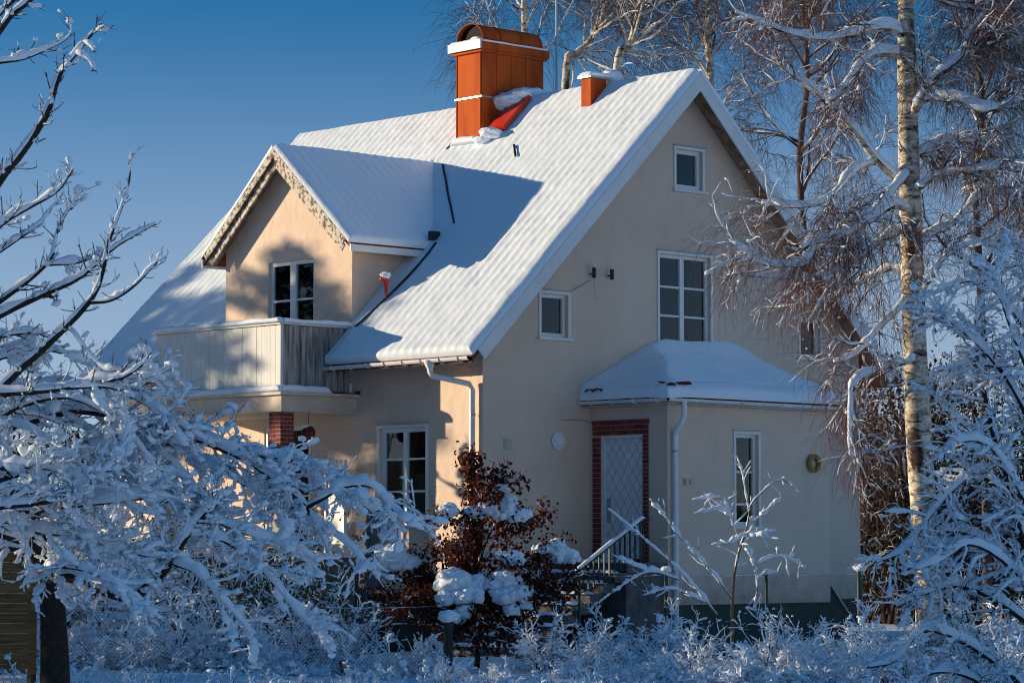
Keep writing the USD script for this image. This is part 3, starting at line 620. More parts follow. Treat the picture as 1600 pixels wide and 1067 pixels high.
downpipe([(dp, PY-OV-.04, ez-.07), (dp, PY-OV-.04, ez-.30), (dp-.01, PY-OV, ez-.42), (dp-.02, PY-.08, ez-.58), (dp-.02, PY-.07, ez-.68), (dp-.02, PY-.07, GZ)], .05, house, (2.6, 1.2))
# door, brick surround
sur = obj('door_surround', cat_([pside(bx(DO_[0]-.135, DO_[0]-.002, .0, .012, .70, 3.17)), pside(bx(DO_[1]+.002, DO_[1]+.2, .0, .012, .70, 3.17)), pside(bx(DO_[0]-.002, DO_[1]+.002, .0, .012, DO_[3]+.002, 3.17))]), 'mortar', house, label='red brick surround of the porch door')
bricks(pside, DO_[0]-.135, DO_[0]+.002, .70, DO_[3]+.0, -.013, sur, bl=.137+.012, seed=5, proud=.02, off=0)
def rowb(z, x0, x1, bl, off, seed):
    r = np.random.default_rng(seed); x = x0-off
    while x < x1-.02:
        xa, xb = max(x, x0), min(x+bl-.012, x1)
        if xb-xa > .03: obj('brick', pside(bx(xa, xb, .013, .02+r.uniform(0, .006), z, z+.074)), 'brick_red', sur)
        x += bl
z = .70; k = 0
while z < DO_[3]-.03:
    rowb(z, DO_[1]+.002, DO_[1]+.2, .212 if k % 2 else .106, 0, 50+k); z += .087; k += 1
for k in range(3): rowb(DO_[3]+.008+k*.087, DO_[0]-.155 if k == 2 else DO_[0]-.135, DO_[1]+.22 if k == 2 else DO_[1]+.2, .24, .12*(k % 2), 80+k)
a0, a1, c0, c1 = DO_
door = obj('door', pside(bx(a0+.055, a1-.055, -.12, -.075, c0+.02, c1-.055)), 'door_white', house, label='white porch door with diamond pattern boards')
obj('door_frame', cat_([pside(bx(a0, a0+.052, -.13, -.02, c0, c1)), pside(bx(a1-.052, a1, -.13, -.02, c0, c1)), pside(bx(a0+.052, a1-.052, -.13, -.02, c1-.052, c1)), pside(bx(a0+.052, a1-.052, -.16, -.0, c0-.06, c0+.018))]), 'white_paint', door)
da0, da1, dc0, dc1 = a0+.06, a1-.06, c0+.025, c1-.06
leaf = sbox(da0, dc0, da1, dc1)
import shapely
for sgn in (1, -1):
    for k in range(-8, 16):
        # a diagonal lath
        q0 = dc0+k*.27
        lath = Polygon([(da0, q0), (da1, q0+sgn*1.25), (da1, q0+sgn*1.25+.026), (da0, q0+.026)]) if sgn > 0 else Polygon([(da0, q0+.5), (da1, q0+.5-1.25), (da1, q0+.526-1.25), (da0, q0+.526)])
        g = lath.intersection(leaf)
        if g.area > 1e-4: obj('lath', extr(g, frame((PX0+.075-(.008 if sgn > 0 else .010), 0, 0), (0, 1, 0), (-1, 0, 0)), .008 if sgn > 0 else .010), 'lath_grey', door)
obj('handle_plate', cat_([pside(bx(a1-.16, a1-.07, -.075, -.062, 1.40, 1.82)), pside(bx(a1-.22, a1-.09, -.06, -.03, 1.60, 1.63))]), 'galvanised', door)
# steps down along -x with railing
sx = [(1.55, 2.52, .72)]+[(1.55-.29*(k+1), 1.55-.29*k, .72-.17*(k+1)) for k in range(8)]
st = obj('stair', bx(1.58, 2.50, PY+.06, -.03, GZ-.2, .70), 'step_stone', house, label='stone steps up to the porch door')
for (x0, x1, z1) in sx:
    obj('step', bx(x0, x1-.003, PY+.0, -.01, z1-.16, z1), 'step_stone', st)
    obj('step_snow', snow_strip((x0+.04, PY+.04, z1-.005), (x0+.04, -.05, z1-.005), .22, .06, int(x0*10)+30, step=.08), 'snow', st, smooth=True)
ry = PY+.06
rail_a, rail_b = np.array([1.98, ry, 1.46]), np.array([.40, ry, .56])
rl = obj('railing', cat_([beam(rail_a, rail_b, .05, .05), beam(rail_a-[0, 0, .80], rail_b-[0, 0, .36], .03, .02), beam(rail_a, rail_a+[.16, 0, .0], .04, .03), tube([rail_a+[0, 0, 0], rail_a-[0, 0, .82]], .02, 6)]), 'iron_black', house, label='black iron stair railing with snow on its handrail')
for k in range(13):
    f = (k+.5)/13; p = rail_a+(rail_b-rail_a)*f; lo_ = .80-.44*f
    obj('baluster', beam(p-[0, 0, .015], p-[0, 0, lo_], .024, .024, up=(0, 1, 0)), 'iron_black', rl)
obj('rail_snow', snow_strip(rail_a+[.02, 0, .015], rail_b+[0, 0, .015], .08, .055, 12, step=.05), 'snow', rl, smooth=True)
# cellar hatch at the porch's right end
pa = Polygon([(PX1+.02, GZ), (PX1+.02, .32), (PX1+.75, -.45), (PX1+.75, GZ)])
ce = obj('cellar_hatch', extr(pa, frame((0, PY+.1, 0), (1, 0, 0), (0, -1, 0)), 1.2), 'plinth_green', house, label='dark green cellar hatch at the porch corner')
obj('hatch_edge', beam((PX1+.03, PY+.08, .34), (PX1+.75, PY+.08, -.42), .10, .03), 'galvanised', ce)
# small things on the walls
def disc(place, a, b0, b1, c, r, n=20, r2=None):
    th = np.arange(n)*2*PI/n; r2 = r if r2 is None else r2
    V = np.vstack([np.stack([a+r*np.cos(th), np.full(n, b0), c+r*np.sin(th)], 1), np.stack([a+r2*np.cos(th), np.full(n, b1), c+r2*np.sin(th)], 1), [[a, b0, c], [a, b1, c]]]); F = []
    for j in range(n):
        k = (j+1) % n; F += [(j, n+j, n+k), (j, n+k, k), (2*n, j, k), (2*n+1, n+k, n+j)]
    return place((V, np.array(F)))
lamp = obj('wall_lamp', disc(gable, 1.73, 0, .05, 2.80, .155), 'white_metal', house, label='round white bulkhead lamp on the gable')
obj('lamp_glass', disc(gable, 1.73, .051, .10, 2.80, .115, r2=.075), 'lamp_glass', lamp, smooth=40)
obj('lamp_hood', cat_([gable(bx(1.73-.13, 1.73+.13, .052, .12, 2.79, 2.81)), disc(gable, 1.88, .0, .06, 2.78, .03)]), 'white_metal', lamp)
vt = obj('wall_vent', gable(bx(.48, .66, 0, .015, 2.61, 2.82)), 'concrete_cream', house)
for k in range(5): obj('louvre', gable(bx(.495, .645, .016, .026, 2.63+k*.036, 2.65+k*.036)), 'galvanised', vt)
so = obj('socket_box', pfront(bx(2.90, 3.14, 0, .03, 2.02, 2.15)), 'concrete_cream', house)
for a in (2.96, 3.08): obj('socket', disc(pfront, a, .031, .05, 2.085, .045), 'galvanised', so)
for a in (2.54, 2.98):
    ins = obj('insulator', cat_([gable(bx(a-.012, a+.012, 0, .10, 5.72, 5.745)), tube(gable((np.array([[a, .10, 5.66], [a, .10, 5.84]]), np.zeros((0, 3), int)))[0], .035, 8)]), 'dark_metal', house)
    obj('cap', tube(gable((np.array([[a, .10, 5.842], [a, .10, 5.90]]), np.zeros((0, 3), int)))[0], .022, 8), 'lamp_glass', ins)
def wire(name, pts, r=.006, m='galvanised'): obj(name, tube(smooth_path(pts, 14), r, 4), m, house)
wire('cable', [(2.54, -.11, 5.7), (2.60, -.05, 5.5), (2.68, -.03, 5.25)]); wire('cable', [(1.42, -.02, 5.42), (2.0, -.02, 5.40), (2.5, -.03, 5.62)])
wire('cable', [(1.85, -.015, 3.16), (2.2, -.015, 3.18), (2.50, -.015, 3.15)])
obj('corner_trim', cat_([bx(-.012, .06, -.012, .0, 0, plane_z(0, DT)-.02)]), 'stucco', house)

# things near the house that are their own
ball = thing('hanging_ball', 'dark red ornament ball with a snow cap hanging under the balcony slab', 'ornament')
bc = np.array([-1.0, 3.42, 2.97])
obj('ball', heap(bc, .125, 4, 1.0, 3, amp=.06, freq=6), 'ball_red', ball, smooth=True)
obj('snow_cap', heap(bc+[-.03, .03, .085], .095, 6, .6), 'snow', ball, smooth=True)
obj('cord', tube([bc+[0, 0, .1], bc+[0, 0, .36]], .006, 5), 'iron_black', ball)
wr = thing('wall_wreath', 'round straw wreath hanging on the porch wall right of its window', 'wreath')
th = np.linspace(0, 2*PI, 25); obj('ring', tubes(pfront((np.stack([6.22+.13*np.cos(th), np.full(25, .05), 2.46+.13*np.sin(th)], 1), np.zeros((0, 3), int)))[0][None], np.full((1, 25), .045), 8), 'straw', wr, smooth=True)

# ------------------------------------------------------------------ vegetation: generators
mat('bark_dark', (0.045, 0.036, 0.030), 0.9, 0.2, col2=(0.02, 0.017, 0.015), scale=25, bump=0.5)
mat('twig_dark', (0.035, 0.024, 0.020), 0.85, 0.2)
mat('twig_red', (0.135, 0.06, 0.042), 0.8, 0.2)
mat('twig_purple', (0.062, 0.04, 0.04), 0.8, 0.2)
mat('twig_brown', (0.055, 0.036, 0.024), 0.85, 0.2)
mat('twig_grey', (0.075, 0.05, 0.042), 0.8, 0.2)
mat('bark_shrub', (0.20, 0.15, 0.085), 0.85, 0.2, var=0.4, scale=30)
usdkit.material(stage, '/World/Looks/birch_bark', {
    'g': ('geometry', {}), 'm': ('mapping', {'scale': (1.8, 1.8, 4.6)}), 'n': ('noise_texture', {'scale': 2.4, 'detail': 8.0, 'roughness': 0.75, 'distortion': 0.6}),
    'r': ('rgb_ramp', {'ramp': [(0.38, (0.03, 0.024, 0.02)), (0.46, (0.34, 0.28, 0.22)), (0.56, (0.68, 0.60, 0.49))]}),
    'm2': ('mapping', {'scale': (1.0, 1.0, 0.35)}), 'n2': ('noise_texture', {'scale': 3.0, 'detail': 4.0}), 'r2': ('rgb_ramp', {'ramp': [(0.36, (0.10, 0.08, 0.07)), (0.46, (1, 1, 1))]}),
    'x': ('mix_color', {'blend_type': 'multiply', 'fac': 1.0}), 'b': ('bump', {'strength': 0.7, 'distance': 0.02}), 'p': ('principled_bsdf', {'roughness': 0.8, 'specular_ior_level': 0.2})},
    [('g.position', 'm.vector'), ('m.vector', 'n.vector'), ('n.fac', 'r.fac'), ('g.position', 'm2.vector'), ('m2.vector', 'n2.vector'), ('n2.fac', 'r2.fac'), ('r.color', 'x.a'), ('r2.color', 'x.b'),
     ('x.result', 'p.base_color'), ('n.fac', 'b.height'), ('b.normal', 'p.normal')], surface='p.BSDF')
def leaf_material(name, c1, c2, scale=6.0, trans=0.35):
    usdkit.material(stage, '/World/Looks/'+name, {
        'g': ('geometry', {}), 'n': ('noise_texture', {'scale': scale, 'detail': 3.0}), 'w': ('math', {'math_type': 'multiply_add', 'value2': 0.5}), 's': ('math', {'math_type': 'subtract', 'value2': 0.25}),
        'r': ('rgb_ramp', {'ramp': [(0.3, c1), (0.7, c2)]}),
        'd': ('principled_bsdf', {'roughness': 0.7, 'specular_ior_level': 0.2}), 't': ('translucent_bsdf', {}), 'm': ('mix_closure', {'fac': trans})},
        [('g.position', 'n.vector'), ('g.random_per_island', 'w.value1'), ('n.fac', 'w.value3'), ('w.value', 's.value1'), ('s.value', 'r.fac'), ('r.color', 'd.base_color'), ('r.color', 't.color'), ('d.BSDF', 'm.closure1'), ('t.BSDF', 'm.closure2')], surface='m.closure')
leaf_material('leaf_red', (0.11, 0.026, 0.014), (0.36, 0.12, 0.05))
leaf_material('leaf_mixed', (0.035, 0.065, 0.015), (0.22, 0.17, 0.03), 2.0)
leaf_material('leaf_brown', (0.04, 0.024, 0.012), (0.15, 0.09, 0.04), 1.2)
leaf_material('needles', (0.012, 0.022, 0.012), (0.035, 0.05, 0.024), 2.0, 0.15)
leaf_material('leaf_orange', (0.30, 0.10, 0.02), (0.45, 0.20, 0.03), 2.0)

def resample(P, n):
    """(B, N, 3) -> (B, n, 3), even in the parameter"""
    B, N = P.shape[:2]; t = np.linspace(0, N-1-1e-9, n); i = t.astype(int); f = (t-i)[None, :, None] if P.ndim == 3 else (t-i)[None, :]
    return P[:, i]*(1-f)+P[:, i+1]*f

def spawn(rng, P, R, n, length, steps, ang=(35, 70), up=0.0, wig=0.18, rf=0.6, rmax=None, tip=0.35, t=(0.1, 1.0), side=None, pw=1.0, end=0.0):
    """n children in all on parents P, R, more of them on longer parents; up > 0 turns them upwards, < 0 lets them hang"""
    B, N = P.shape[:2]
    ln = np.linalg.norm(np.diff(P, axis=1), axis=2).sum(1); ln = ln**pw
    b = rng.choice(B, n, p=ln/ln.sum()); tt = t[0]+(t[1]-t[0])*rng.random(n)**(1.0-end)
    x = tt*(N-1-1e-9); i = x.astype(int); f = (x-i)[:, None]
    p0 = P[b, i]*(1-f)+P[b, i+1]*f; T = P[b, i+1]-P[b, i]; T /= np.linalg.norm(T, axis=1, keepdims=True)+1e-12
    r0 = (R[b, i]*(1-f[:, 0])+R[b, i+1]*f[:, 0])*rf*rng.uniform(.7, 1.1, n)
    if rmax: r0 = np.minimum(r0, rmax*rng.uniform(.75, 1.1, n))
    q = rng.normal(size=(n, 3))
    if side is not None: q = q*np.array(side)
    q -= (q*T).sum(1, keepdims=True)*T; q /= np.linalg.norm(q, axis=1, keepdims=True)+1e-12
    a = np.radians(rng.uniform(ang[0], ang[1], n))[:, None]
    d = np.cos(a)*T+np.sin(a)*q
    L = rng.uniform(length[0], length[1], n)*(1.05-0.45*tt)
    out = [p0]; st = (L/(steps-1))[:, None]
    upv = np.array([0, 0, 1.0])*(up if np.isscalar(up) else rng.uniform(up[0], up[1], n)[:, None])
    for k in range(steps-1):
        d = d+rng.normal(size=(n, 3))*wig+upv/(steps-1)*2; d /= np.linalg.norm(d, axis=1, keepdims=True)
        out.append(out[-1]+d*st)
    C = np.stack(out, 1)
    RR = r0[:, None]*np.linspace(1, tip, steps)[None]
    return C, RR

def snow_on(P, R, h, n, seed=0, sides=6, freq=6.0, cover=0.75, base=0.55, squash=1.0, sag=0.45, wmax=9.0, side=0.0):
    """snow lying on branches: thick on level ones, thin on steep ones, in lumps"""
    Q = resample(P, n); RR = resample(R, n)
    T = np.gradient(Q, axis=1); T /= np.linalg.norm(T, axis=2, keepdims=True)+1e-12
    hor = np.sqrt(np.clip(1-T[..., 2]**2, 0, 1))**1.3
    nz = meshkit.noise(Q*freq+seed*3.1, seed)*0.65+meshkit.noise(Q*freq*2.7+seed, seed+1)*0.35
    s = np.clip((nz-(1-cover)*0.62)*1.9, 0, 1.25)*h*(0.35+0.65*hor)
    e = np.linspace(0, 1, n); end = np.sqrt(np.clip(np.minimum(e, 1-e)*6, 0.22, 1)); s = s*end[None]
    rad = np.where(s > 0.0015, np.minimum(RR*base+s*0.55, wmax), RR*0.3)
    C = Q+np.array([0, 0, 1.0])*(RR*0.5+s*sag)[..., None]
    return tubes(C, rad, sides, squash=squash)

ICO = trimesh.creation.icosphere(1, 1.0); IV, IF = np.array(ICO.vertices), np.array(ICO.faces)
def blobs(rng, P, R, n, size, t=(.1, 1.0), flat=.62, long=(.8, 1.45), level=.35, lift=.42):
    """n rounded pads of snow resting on branches, drawn out along them"""
    B, N = P.shape[:2]; b = rng.integers(0, B, n); x = rng.uniform(t[0], t[1], n)*(N-1-1e-9); i = x.astype(int); f = (x-i)[:, None]
    c = P[b, i]*(1-f)+P[b, i+1]*f; T = P[b, i+1]-P[b, i]; T /= np.linalg.norm(T, axis=1, keepdims=True)+1e-12
    ok = np.sqrt(np.clip(1-T[:, 2]**2, 0, 1)) > level; c, T, b, i = c[ok], T[ok], b[ok], i[ok]; n = len(c)
    s = rng.uniform(size[0], size[1], n)*rng.choice([.7, 1.0, 1.25], n)
    ax = T.copy(); ax[:, 2] *= .55; ax /= np.linalg.norm(ax, axis=1, keepdims=True)
    sd = np.cross(ax, [0, 0, 1.0]); sd /= np.linalg.norm(sd, axis=1, keepdims=True)+1e-9; up = np.cross(sd, ax)
    k = 1+.55*(meshkit.noise(IV[None]*1.6+rng.uniform(0, 90, (n, 1, 3)), 5)-.5)*2*.7
    W = (np.sign(IV)*np.abs(IV)**.72)[None]*k[..., None]
    V = c[:, None]+(s*rng.uniform(long[0], long[1], n))[:, None, None]*W[..., :1]*ax[:, None]+s[:, None, None]*W[..., 1:2]*sd[:, None]+(s*flat)[:, None, None]*W[..., 2:]*up[:, None]
    V[..., 2] += (R[b, i]*.6+s*flat*lift)[:, None]
    return V.reshape(-1, 3), (IF[None]+(np.arange(n)*len(IV))[:, None, None]).reshape(-1, 3)

def limbs(defs, n=14, jit=0.0, rng=None):
    """defs: list of (points [(px, py, d)...], r0, r1)"""
    P, R = [], []
    for pts, r0, r1 in defs:
        w = np.array([at(*p) for p in pts]); P.append(smooth_path(w, n)); R.append(np.linspace(r0, r1, n))
    return np.array(P), np.array(R)

def rooted(defs, path_px, reach=60):
    """puts the point of the trunk's middle before limbs that start at its side"""
    q = np.array(path_px, float); out = []
    for pts, r0, r1 in defs:
        x, y, d = pts[0]; o = np.argsort(q[:, 1]); cx, cd = np.interp(y+6, q[o, 1], q[o, 0]), np.interp(y+6, q[o, 1], q[o, 2])
        out.append(([(cx, y+6, cd)]+list(pts) if 4 < abs(x-cx) < reach else pts, r0, r1))
    return out

def leaves(rng, P, n, size, spread=0.05, hang=0.5, bend=0.25):
    """n small folded leaves near the points of P"""
    B, N = P.shape[:2]; Q = P.reshape(-1, 3)
    c = Q[rng.integers(0, len(Q), n)]+rng.normal(size=(n, 3))*spread
    ax = rng.normal(size=(n, 3)); ax[:, 2] -= hang*1.5; ax /= np.linalg.norm(ax, axis=1, keepdims=True)
    s = np.cross(ax, rng.normal(size=(n, 3))); s /= np.linalg.norm(s, axis=1, keepdims=True); nn = np.cross(ax, s)
    L = (size*rng.uniform(.6, 1.25, n))[:, None]; w = L*0.34
    v = np.stack([c, c+ax*L*.5+s*w+nn*L*bend*.5, c+ax*L+nn*L*bend*.3, c+ax*L*.5-s*w+nn*L*bend*.5], 1).reshape(-1, 3)
    b = np.arange(n)*4
    return v, np.vstack([np.stack([b, b+1, b+2], 1), np.stack([b, b+2, b+3], 1)])

def each(name, P, R, sides, mat_, parent, label=None):
    for k in range(len(P)): obj(name, tubes(P[k:k+1], R[k:k+1], sides), mat_, parent, label=label, smooth=50)

# house plants behind the panes
rng = np.random.default_rng(7)
for (win, place, a0, a1, c0, c1, n, m_) in ((fw, front, 1.95, 2.55, 1.42, 2.0, 160, 'leaf_mixed'), (fw, front, 2.1, 2.6, 2.05, 2.75, 120, 'leaf_mixed'), (fw, front, 1.55, 1.95, 1.42, 1.75, 80, 'leaf_mixed')):
    q = np.stack([rng.uniform(a0, a1, 30), np.full(30, -.32), rng.uniform(c0, c1, 30)], 1)
    obj('house_plant', leaves(rng, place((q, np.zeros((0, 3), int)))[0][None], n, .11, .05), m_, win, kind='stuff')
for (a, c) in ((1.55, 5.0), (4.5, 4.85), (5.2, 5.0)):
    q = np.stack([rng.uniform(a-.12, a+.15, 30), np.full(30, -.34), rng.uniform(c-.3, c+.3, 30)], 1)
    obj('house_plant', leaves(rng, gable((q, np.zeros((0, 3), int)))[0][None], 90, .13, .05), 'leaf_brown', house, kind='stuff')

# ------------------------------------------------------------------ ground
def ground():
    def axis(c, lo, hi):
        a = [0.0]; s = 0.28
        while a[-1] < max(c-lo, hi-c): a.append(a[-1]+s); s = s if a[-1] < 16 else s*1.16
        a = np.array(a); a = np.r_[-a[:0:-1], a]+c
        return a[(a > lo-200) & (a < hi+200)]
    x = axis(-4.0, -900, 1200); y = axis(-8.0, -900, 1200); X, Y = np.meshgrid(x, y, indexing='ij')
    P = np.stack([X, Y, np.zeros_like(X)], -1)
    near = np.exp(-(((X+4)/26)**2+((Y+8)/26)**2))
    z = GZ-.02+near*(.16*(meshkit.fbm(P*.55, 4, 3)-.5)*2+.07*(meshkit.noise(P*1.9, 8)-.5))-.06*near
    P[..., 2] = z; nx, ny = X.shape
    idx = np.arange(nx*ny).reshape(nx, ny); q = np.stack([idx[:-1, :-1], idx[1:, :-1], idx[1:, 1:], idx[:-1, 1:]], -1).reshape(-1, 4)
    return P.reshape(-1, 3), np.vstack([q[:, [0, 1, 2]], q[:, [0, 2, 3]]])
obj('ground', ground(), 'snow', kind='structure', smooth=True)

# ------------------------------------------------------------------ snow laden apple tree, left foreground
rng = np.random.default_rng(21)
D = 26.0
apple = thing('apple_tree', 'old apple tree heavy with snow at the left, its bare limbs reaching over the house', 'tree')
tr = np.array([at(*p) for p in ((84, 1200, D), (86, 1067, D), (84, 985, D), (80, 930, D), (62, 860, D+.1), (30, 780, D+.2), (-40, 690, D+.3), (-90, 560, D+.3), (-112, 400, D+.3), (-112, 220, D+.3), (-95, 60, D+.3), (-60, -60, D+.3))])
tr[0, 2] = GZ-.2
TP = smooth_path(tr, 44); TR = np.interp(np.linspace(0, 1, 44), [0, .16, .35, .6, 1], [.155, .125, .10, .07, .02])
obj('trunk', tubes(TP[None], TR[None], 12), 'bark_dark', apple, smooth=True)
tr2 = np.array([at(*p) for p in ((70, 900, D), (130, 905, D-.4), (200, 930, D-.7), (247, 898, D-.8), (266, 874, D-.8), (296, 828, D-.7), (350, 770, D-.6))])
defs = [
    ([(-60, 380, D+.2), (0, 281, D), (28, 247, D), (56, 208, D), (76, 174, D-.1), (84, 146, D-.1), (96, 112, D-.2), (121, 82, D-.2), (141, 56, D-.2), (159, 37, D-.2)], .045, .012),
    ([(-60, 110, D), (0, 98, D), (34, 93, D+.1), (70, 79, D+.1), (107, 59, D+.2), (111, 37, D+.2)], .022, .006),
    ([(-60, 130, D), (0, 48, D), (20, 22, D), (48, 0, D), (90, -50, D)], .035, .02),
    ([(-50, 80, D+.5), (0, 22, D+.5), (22, 0, D+.5), (60, -40, D+.5)], .025, .015),
    ([(-70, 420, D-.5), (0, 353, D-.5), (45, 325, D-.5), (90, 299, D-.6), (114, 265, D-.7)], .028, .007),
    ([(-70, 440, D+.5), (0, 393, D+.5), (35, 369, D+.5), (64, 348, D+.5), (100, 300, D+.6)], .022, .007),
    ([(-60, 690, D), (10, 598, D-.1), (52, 560, D-.2), (100, 514, D-.3), (139, 473, D-.4), (156, 442, D-.4), (165, 403, D-.4), (173, 369, D-.4), (189, 327, D-.4), (201, 292, D-.4), (205, 237, D-.4)], .042, .007),
    ([(-40, 520, D+.3), (0, 493, D+.3), (49, 469, D+.2), (87, 452, D+.2), (118, 438, D+.1), (149, 414, D+.1), (180, 386, D+.1), (215, 365, D+.1), (243, 350, D+.1)], .034, .007),
    ([(139, 473, D-.4), (173, 469, D-.5), (208, 448, D-.6), (246, 409, D-.7)], .018, .010),
    ([(-60, 520, D+.8), (7, 466, D+.8), (45, 438, D+.7), (80, 403, D+.7), (90, 358, D+.7), (114, 317, D+.7), (125, 297, D+.7)], .032, .006),
    ([(76, 414, D+.7), (125, 410, D+.8), (166, 393, D+.9)], .014, .006),
    ([(104, 507, D-.3), (139, 552, D-.5), (163, 577, D-.6), (187, 578, D-.7)], .013, .006),
    ([(-80, 620, D-.4), (0, 615, D-.5), (50, 612, D-.6), (100, 607, D-.7), (150, 595, D-.8), (187, 592, D-.9), (220, 572, D-1), (235, 551, D-1)], .036, .009),
    ([(100, 607, D-.7), (160, 604, D-.8), (205, 610, D-.7), (235, 592, D-.7), (250, 577, D-.7)], .016, .009),
    ([(-60, 640, D+.6), (40, 610, D+.5), (120, 600, D+.3), (205, 620, D+.2), (240, 640, D), (275, 660, D-.1), (297, 672, D-.2)], .032, .007),
    ([(-40, 690, D+.3), (20, 640, D), (100, 620, D), (165, 645, D-.2), (200, 670, D-.3), (230, 715, D-.4), (250, 747, D-.5)], .026, .006),
    ([(-60, 810, D-.8), (0, 792, D-.9), (50, 787, D-1), (100, 777, D-1.1), (130, 765, D-1.2), (160, 740, D-1.3), (185, 715, D-1.3)], .036, .010),
    ([(50, 830, D+.1), (60, 800, D-.6), (125, 790, D-.8), (205, 780, D-.9), (235, 765, D-1)], .022, .008),
    ([(-40, 815, D-.4), (27, 815, D-.5), (54, 830, D-.6), (108, 836, D-.7), (150, 845, D-.8), (188, 861, D-.9), (234, 869, D-1)], .028, .008),
    ([(-40, 690, D+.3), (40, 660, D+.6), (130, 640, D+.5), (230, 665, D+.4), (320, 690, D+.3), (384, 719, D+.2), (427, 747, D+.1), (457, 769, D), (480, 792, D)], .045, .020),
    ([(480, 792, D), (511, 775, D-.1), (533, 761, D-.1), (575, 758, D-.2), (598, 775, D-.2), (618, 797, D-.2), (632, 814, D-.3), (651, 808, D-.3)], .022, .007),
    ([(330, 690, D+.3), (412, 713, D+.4), (455, 716, D+.5), (497, 733, D+.5), (525, 752, D+.5), (560, 790, D+.5)], .022, .007),
    ([(480, 792, D), (497, 820, D), (539, 848, D-.1), (581, 893, D-.2)], .020, .006),
    ([(50, 840, D+.1), (140, 790, D-.3), (250, 780, D-.4), (350, 820, D-.5), (412, 842, D-.5), (446, 848, D-.5), (500, 880, D-.6)], .024, .007),
    ([(30, 780, D+.2), (110, 715, D+.3), (200, 700, D+.2), (260, 720, D+.1), (300, 764, D), (328, 795, D-.1), (345, 811, D-.1), (380, 860, D-.2)], .024, .006),
    ([(269, 880, D-.8), (309, 896, D-.9), (350, 941, D-1), (398, 992, D-1)], .022, .006),
    ([(296, 828, D-.7), (360, 850, D-.6), (420, 900, D-.6), (470, 960, D-.6), (505, 990, D-.6)], .020, .006),
    ([(10, 750, D+.3), (150, 690, D+.8), (240, 690, D+.9), (330, 730, D+.9), (400, 770, D+.9), (455, 830, D+.9)], .028, .007),
    ([(40, 800, D+.2), (100, 720, D+.4), (200, 740, D+.3), (290, 800, D+.2), (350, 880, D+.2)], .026, .007),
    ([(74, 900, D), (90, 885, D-.9), (160, 900, D-1.3), (230, 950, D-1.4)], .024, .007),
    ([(60, 860, D+.2), (0, 850, D+.3), (-60, 820, D+.3)], .04, .02),
    ([(118, 86, D-.2), (128, 88, D-.25), (140, 96, D-.3), (149, 112, D-.3)], .006, .003), ([(130, 67, D-.2), (140, 72, D-.25), (147, 80, D-.3)], .005, .003),
    ([(-70, 600, D+.6), (0, 560, D+.7), (60, 545, D+.8), (120, 560, D+.9), (160, 585, D+1)], .03, .007),
    ([(-80, 560, D+.2), (-10, 530, D+.3), (50, 520, D+.4), (95, 535, D+.5)], .026, .007),
    ([(-70, 650, D+.4), (0, 660, D), (60, 680, D-.3), (110, 720, D-.5)], .028, .007),
    ([(-60, 740, D-.4), (20, 730, D-.6), (90, 735, D-.8), (140, 760, D-.9)], .028, .007),
]
defs = [([(float(np.interp(p[0][1]+45, [-60, 60, 220, 400, 560, 690, 780, 860, 930], [-60, -95, -112, -112, -90, -40, 30, 62, 80])), p[0][1]+45, D+.3)]+list(p), a, b) if p[0][0] <= -50 else (p, a, b) for p, a, b in defs]   # every limb springs from the trunk
AP, AR = limbs(defs, 18)
each('branch', AP, AR, 7, 'bark_dark', apple)
obj('branch', tubes(smooth_path(tr2, 24)[None], np.linspace(.075, .035, 24)[None], 9), 'bark_dark', apple, smooth=True)
low = np.array([min(p[-1][1], p[0][1]) > 560 for p, _, _ in defs])
T2 = (smooth_path(tr2, 18)[None], np.linspace(.075, .035, 18)[None])
LP, LR = np.concatenate([AP[low], T2[0]]), np.concatenate([AR[low], T2[1]]); HP, HR = AP[~low], AR[~low]
# dense lower crown: arching outwards and down
B1, S1 = spawn(rng, LP, LR, 620, (.22, .65), 7, (30, 70), (-.30, .12), .16, .55, .011, .5, (.12, 1), side=(1, 1, .6))
B2, S2 = spawn(rng, B1, S1, 2300, (.08, .32), 5, (30, 75), (-.35, .2), .22, .65, .0075, .65, (.15, 1))
B3, S3 = spawn(rng, B2, S2, 4200, (.04, .15), 3, (40, 80), (-.3, .3), .25, .8, .006, .9, (.2, 1))
# open upper crown: short spurs
H1, U1 = spawn(rng, HP, HR, 250, (.10, .36), 6, (35, 75), (.05, .5), .13, .5, .008, .6, (.2, 1))
H2, U2 = spawn(rng, np.concatenate([H1, resample(HP, 6)]), np.concatenate([U1, resample(HR, 6)]), 560, (.04, .16), 4, (40, 80), .3, .2, .6, .005, .9, (.2, 1))
obj('twigs', cat_([tubes(B1, S1, 4), tubes(B2, S2, 3), tubes(B3, S3, 3), tubes(H1, U1, 4), tubes(H2, U2, 3)]), 'twig_dark', apple, kind='stuff', smooth=50)
obj('snow_cover', cat_([snow_on(LP, LR, .085, 46, 1, 8, 5, .9), snow_on(HP, HR, .058, 46, 2, 8, 6, .78), snow_on(B1, S1, .04, 13, 3, 6, 6, .7), blobs(rng, B1, S1, 2300, (.022, .050), flat=.5), snow_on(B2, S2, .030, 8, 4, 6, 8, .5), blobs(rng, B2, S2, 2600, (.014, .034), flat=.5),
    blobs(rng, H1, U1, 260, (.014, .034)), snow_on(H1, U1, .02, 9, 6, 6, 8, .4)]), 'snow', apple, kind='stuff', smooth=True)
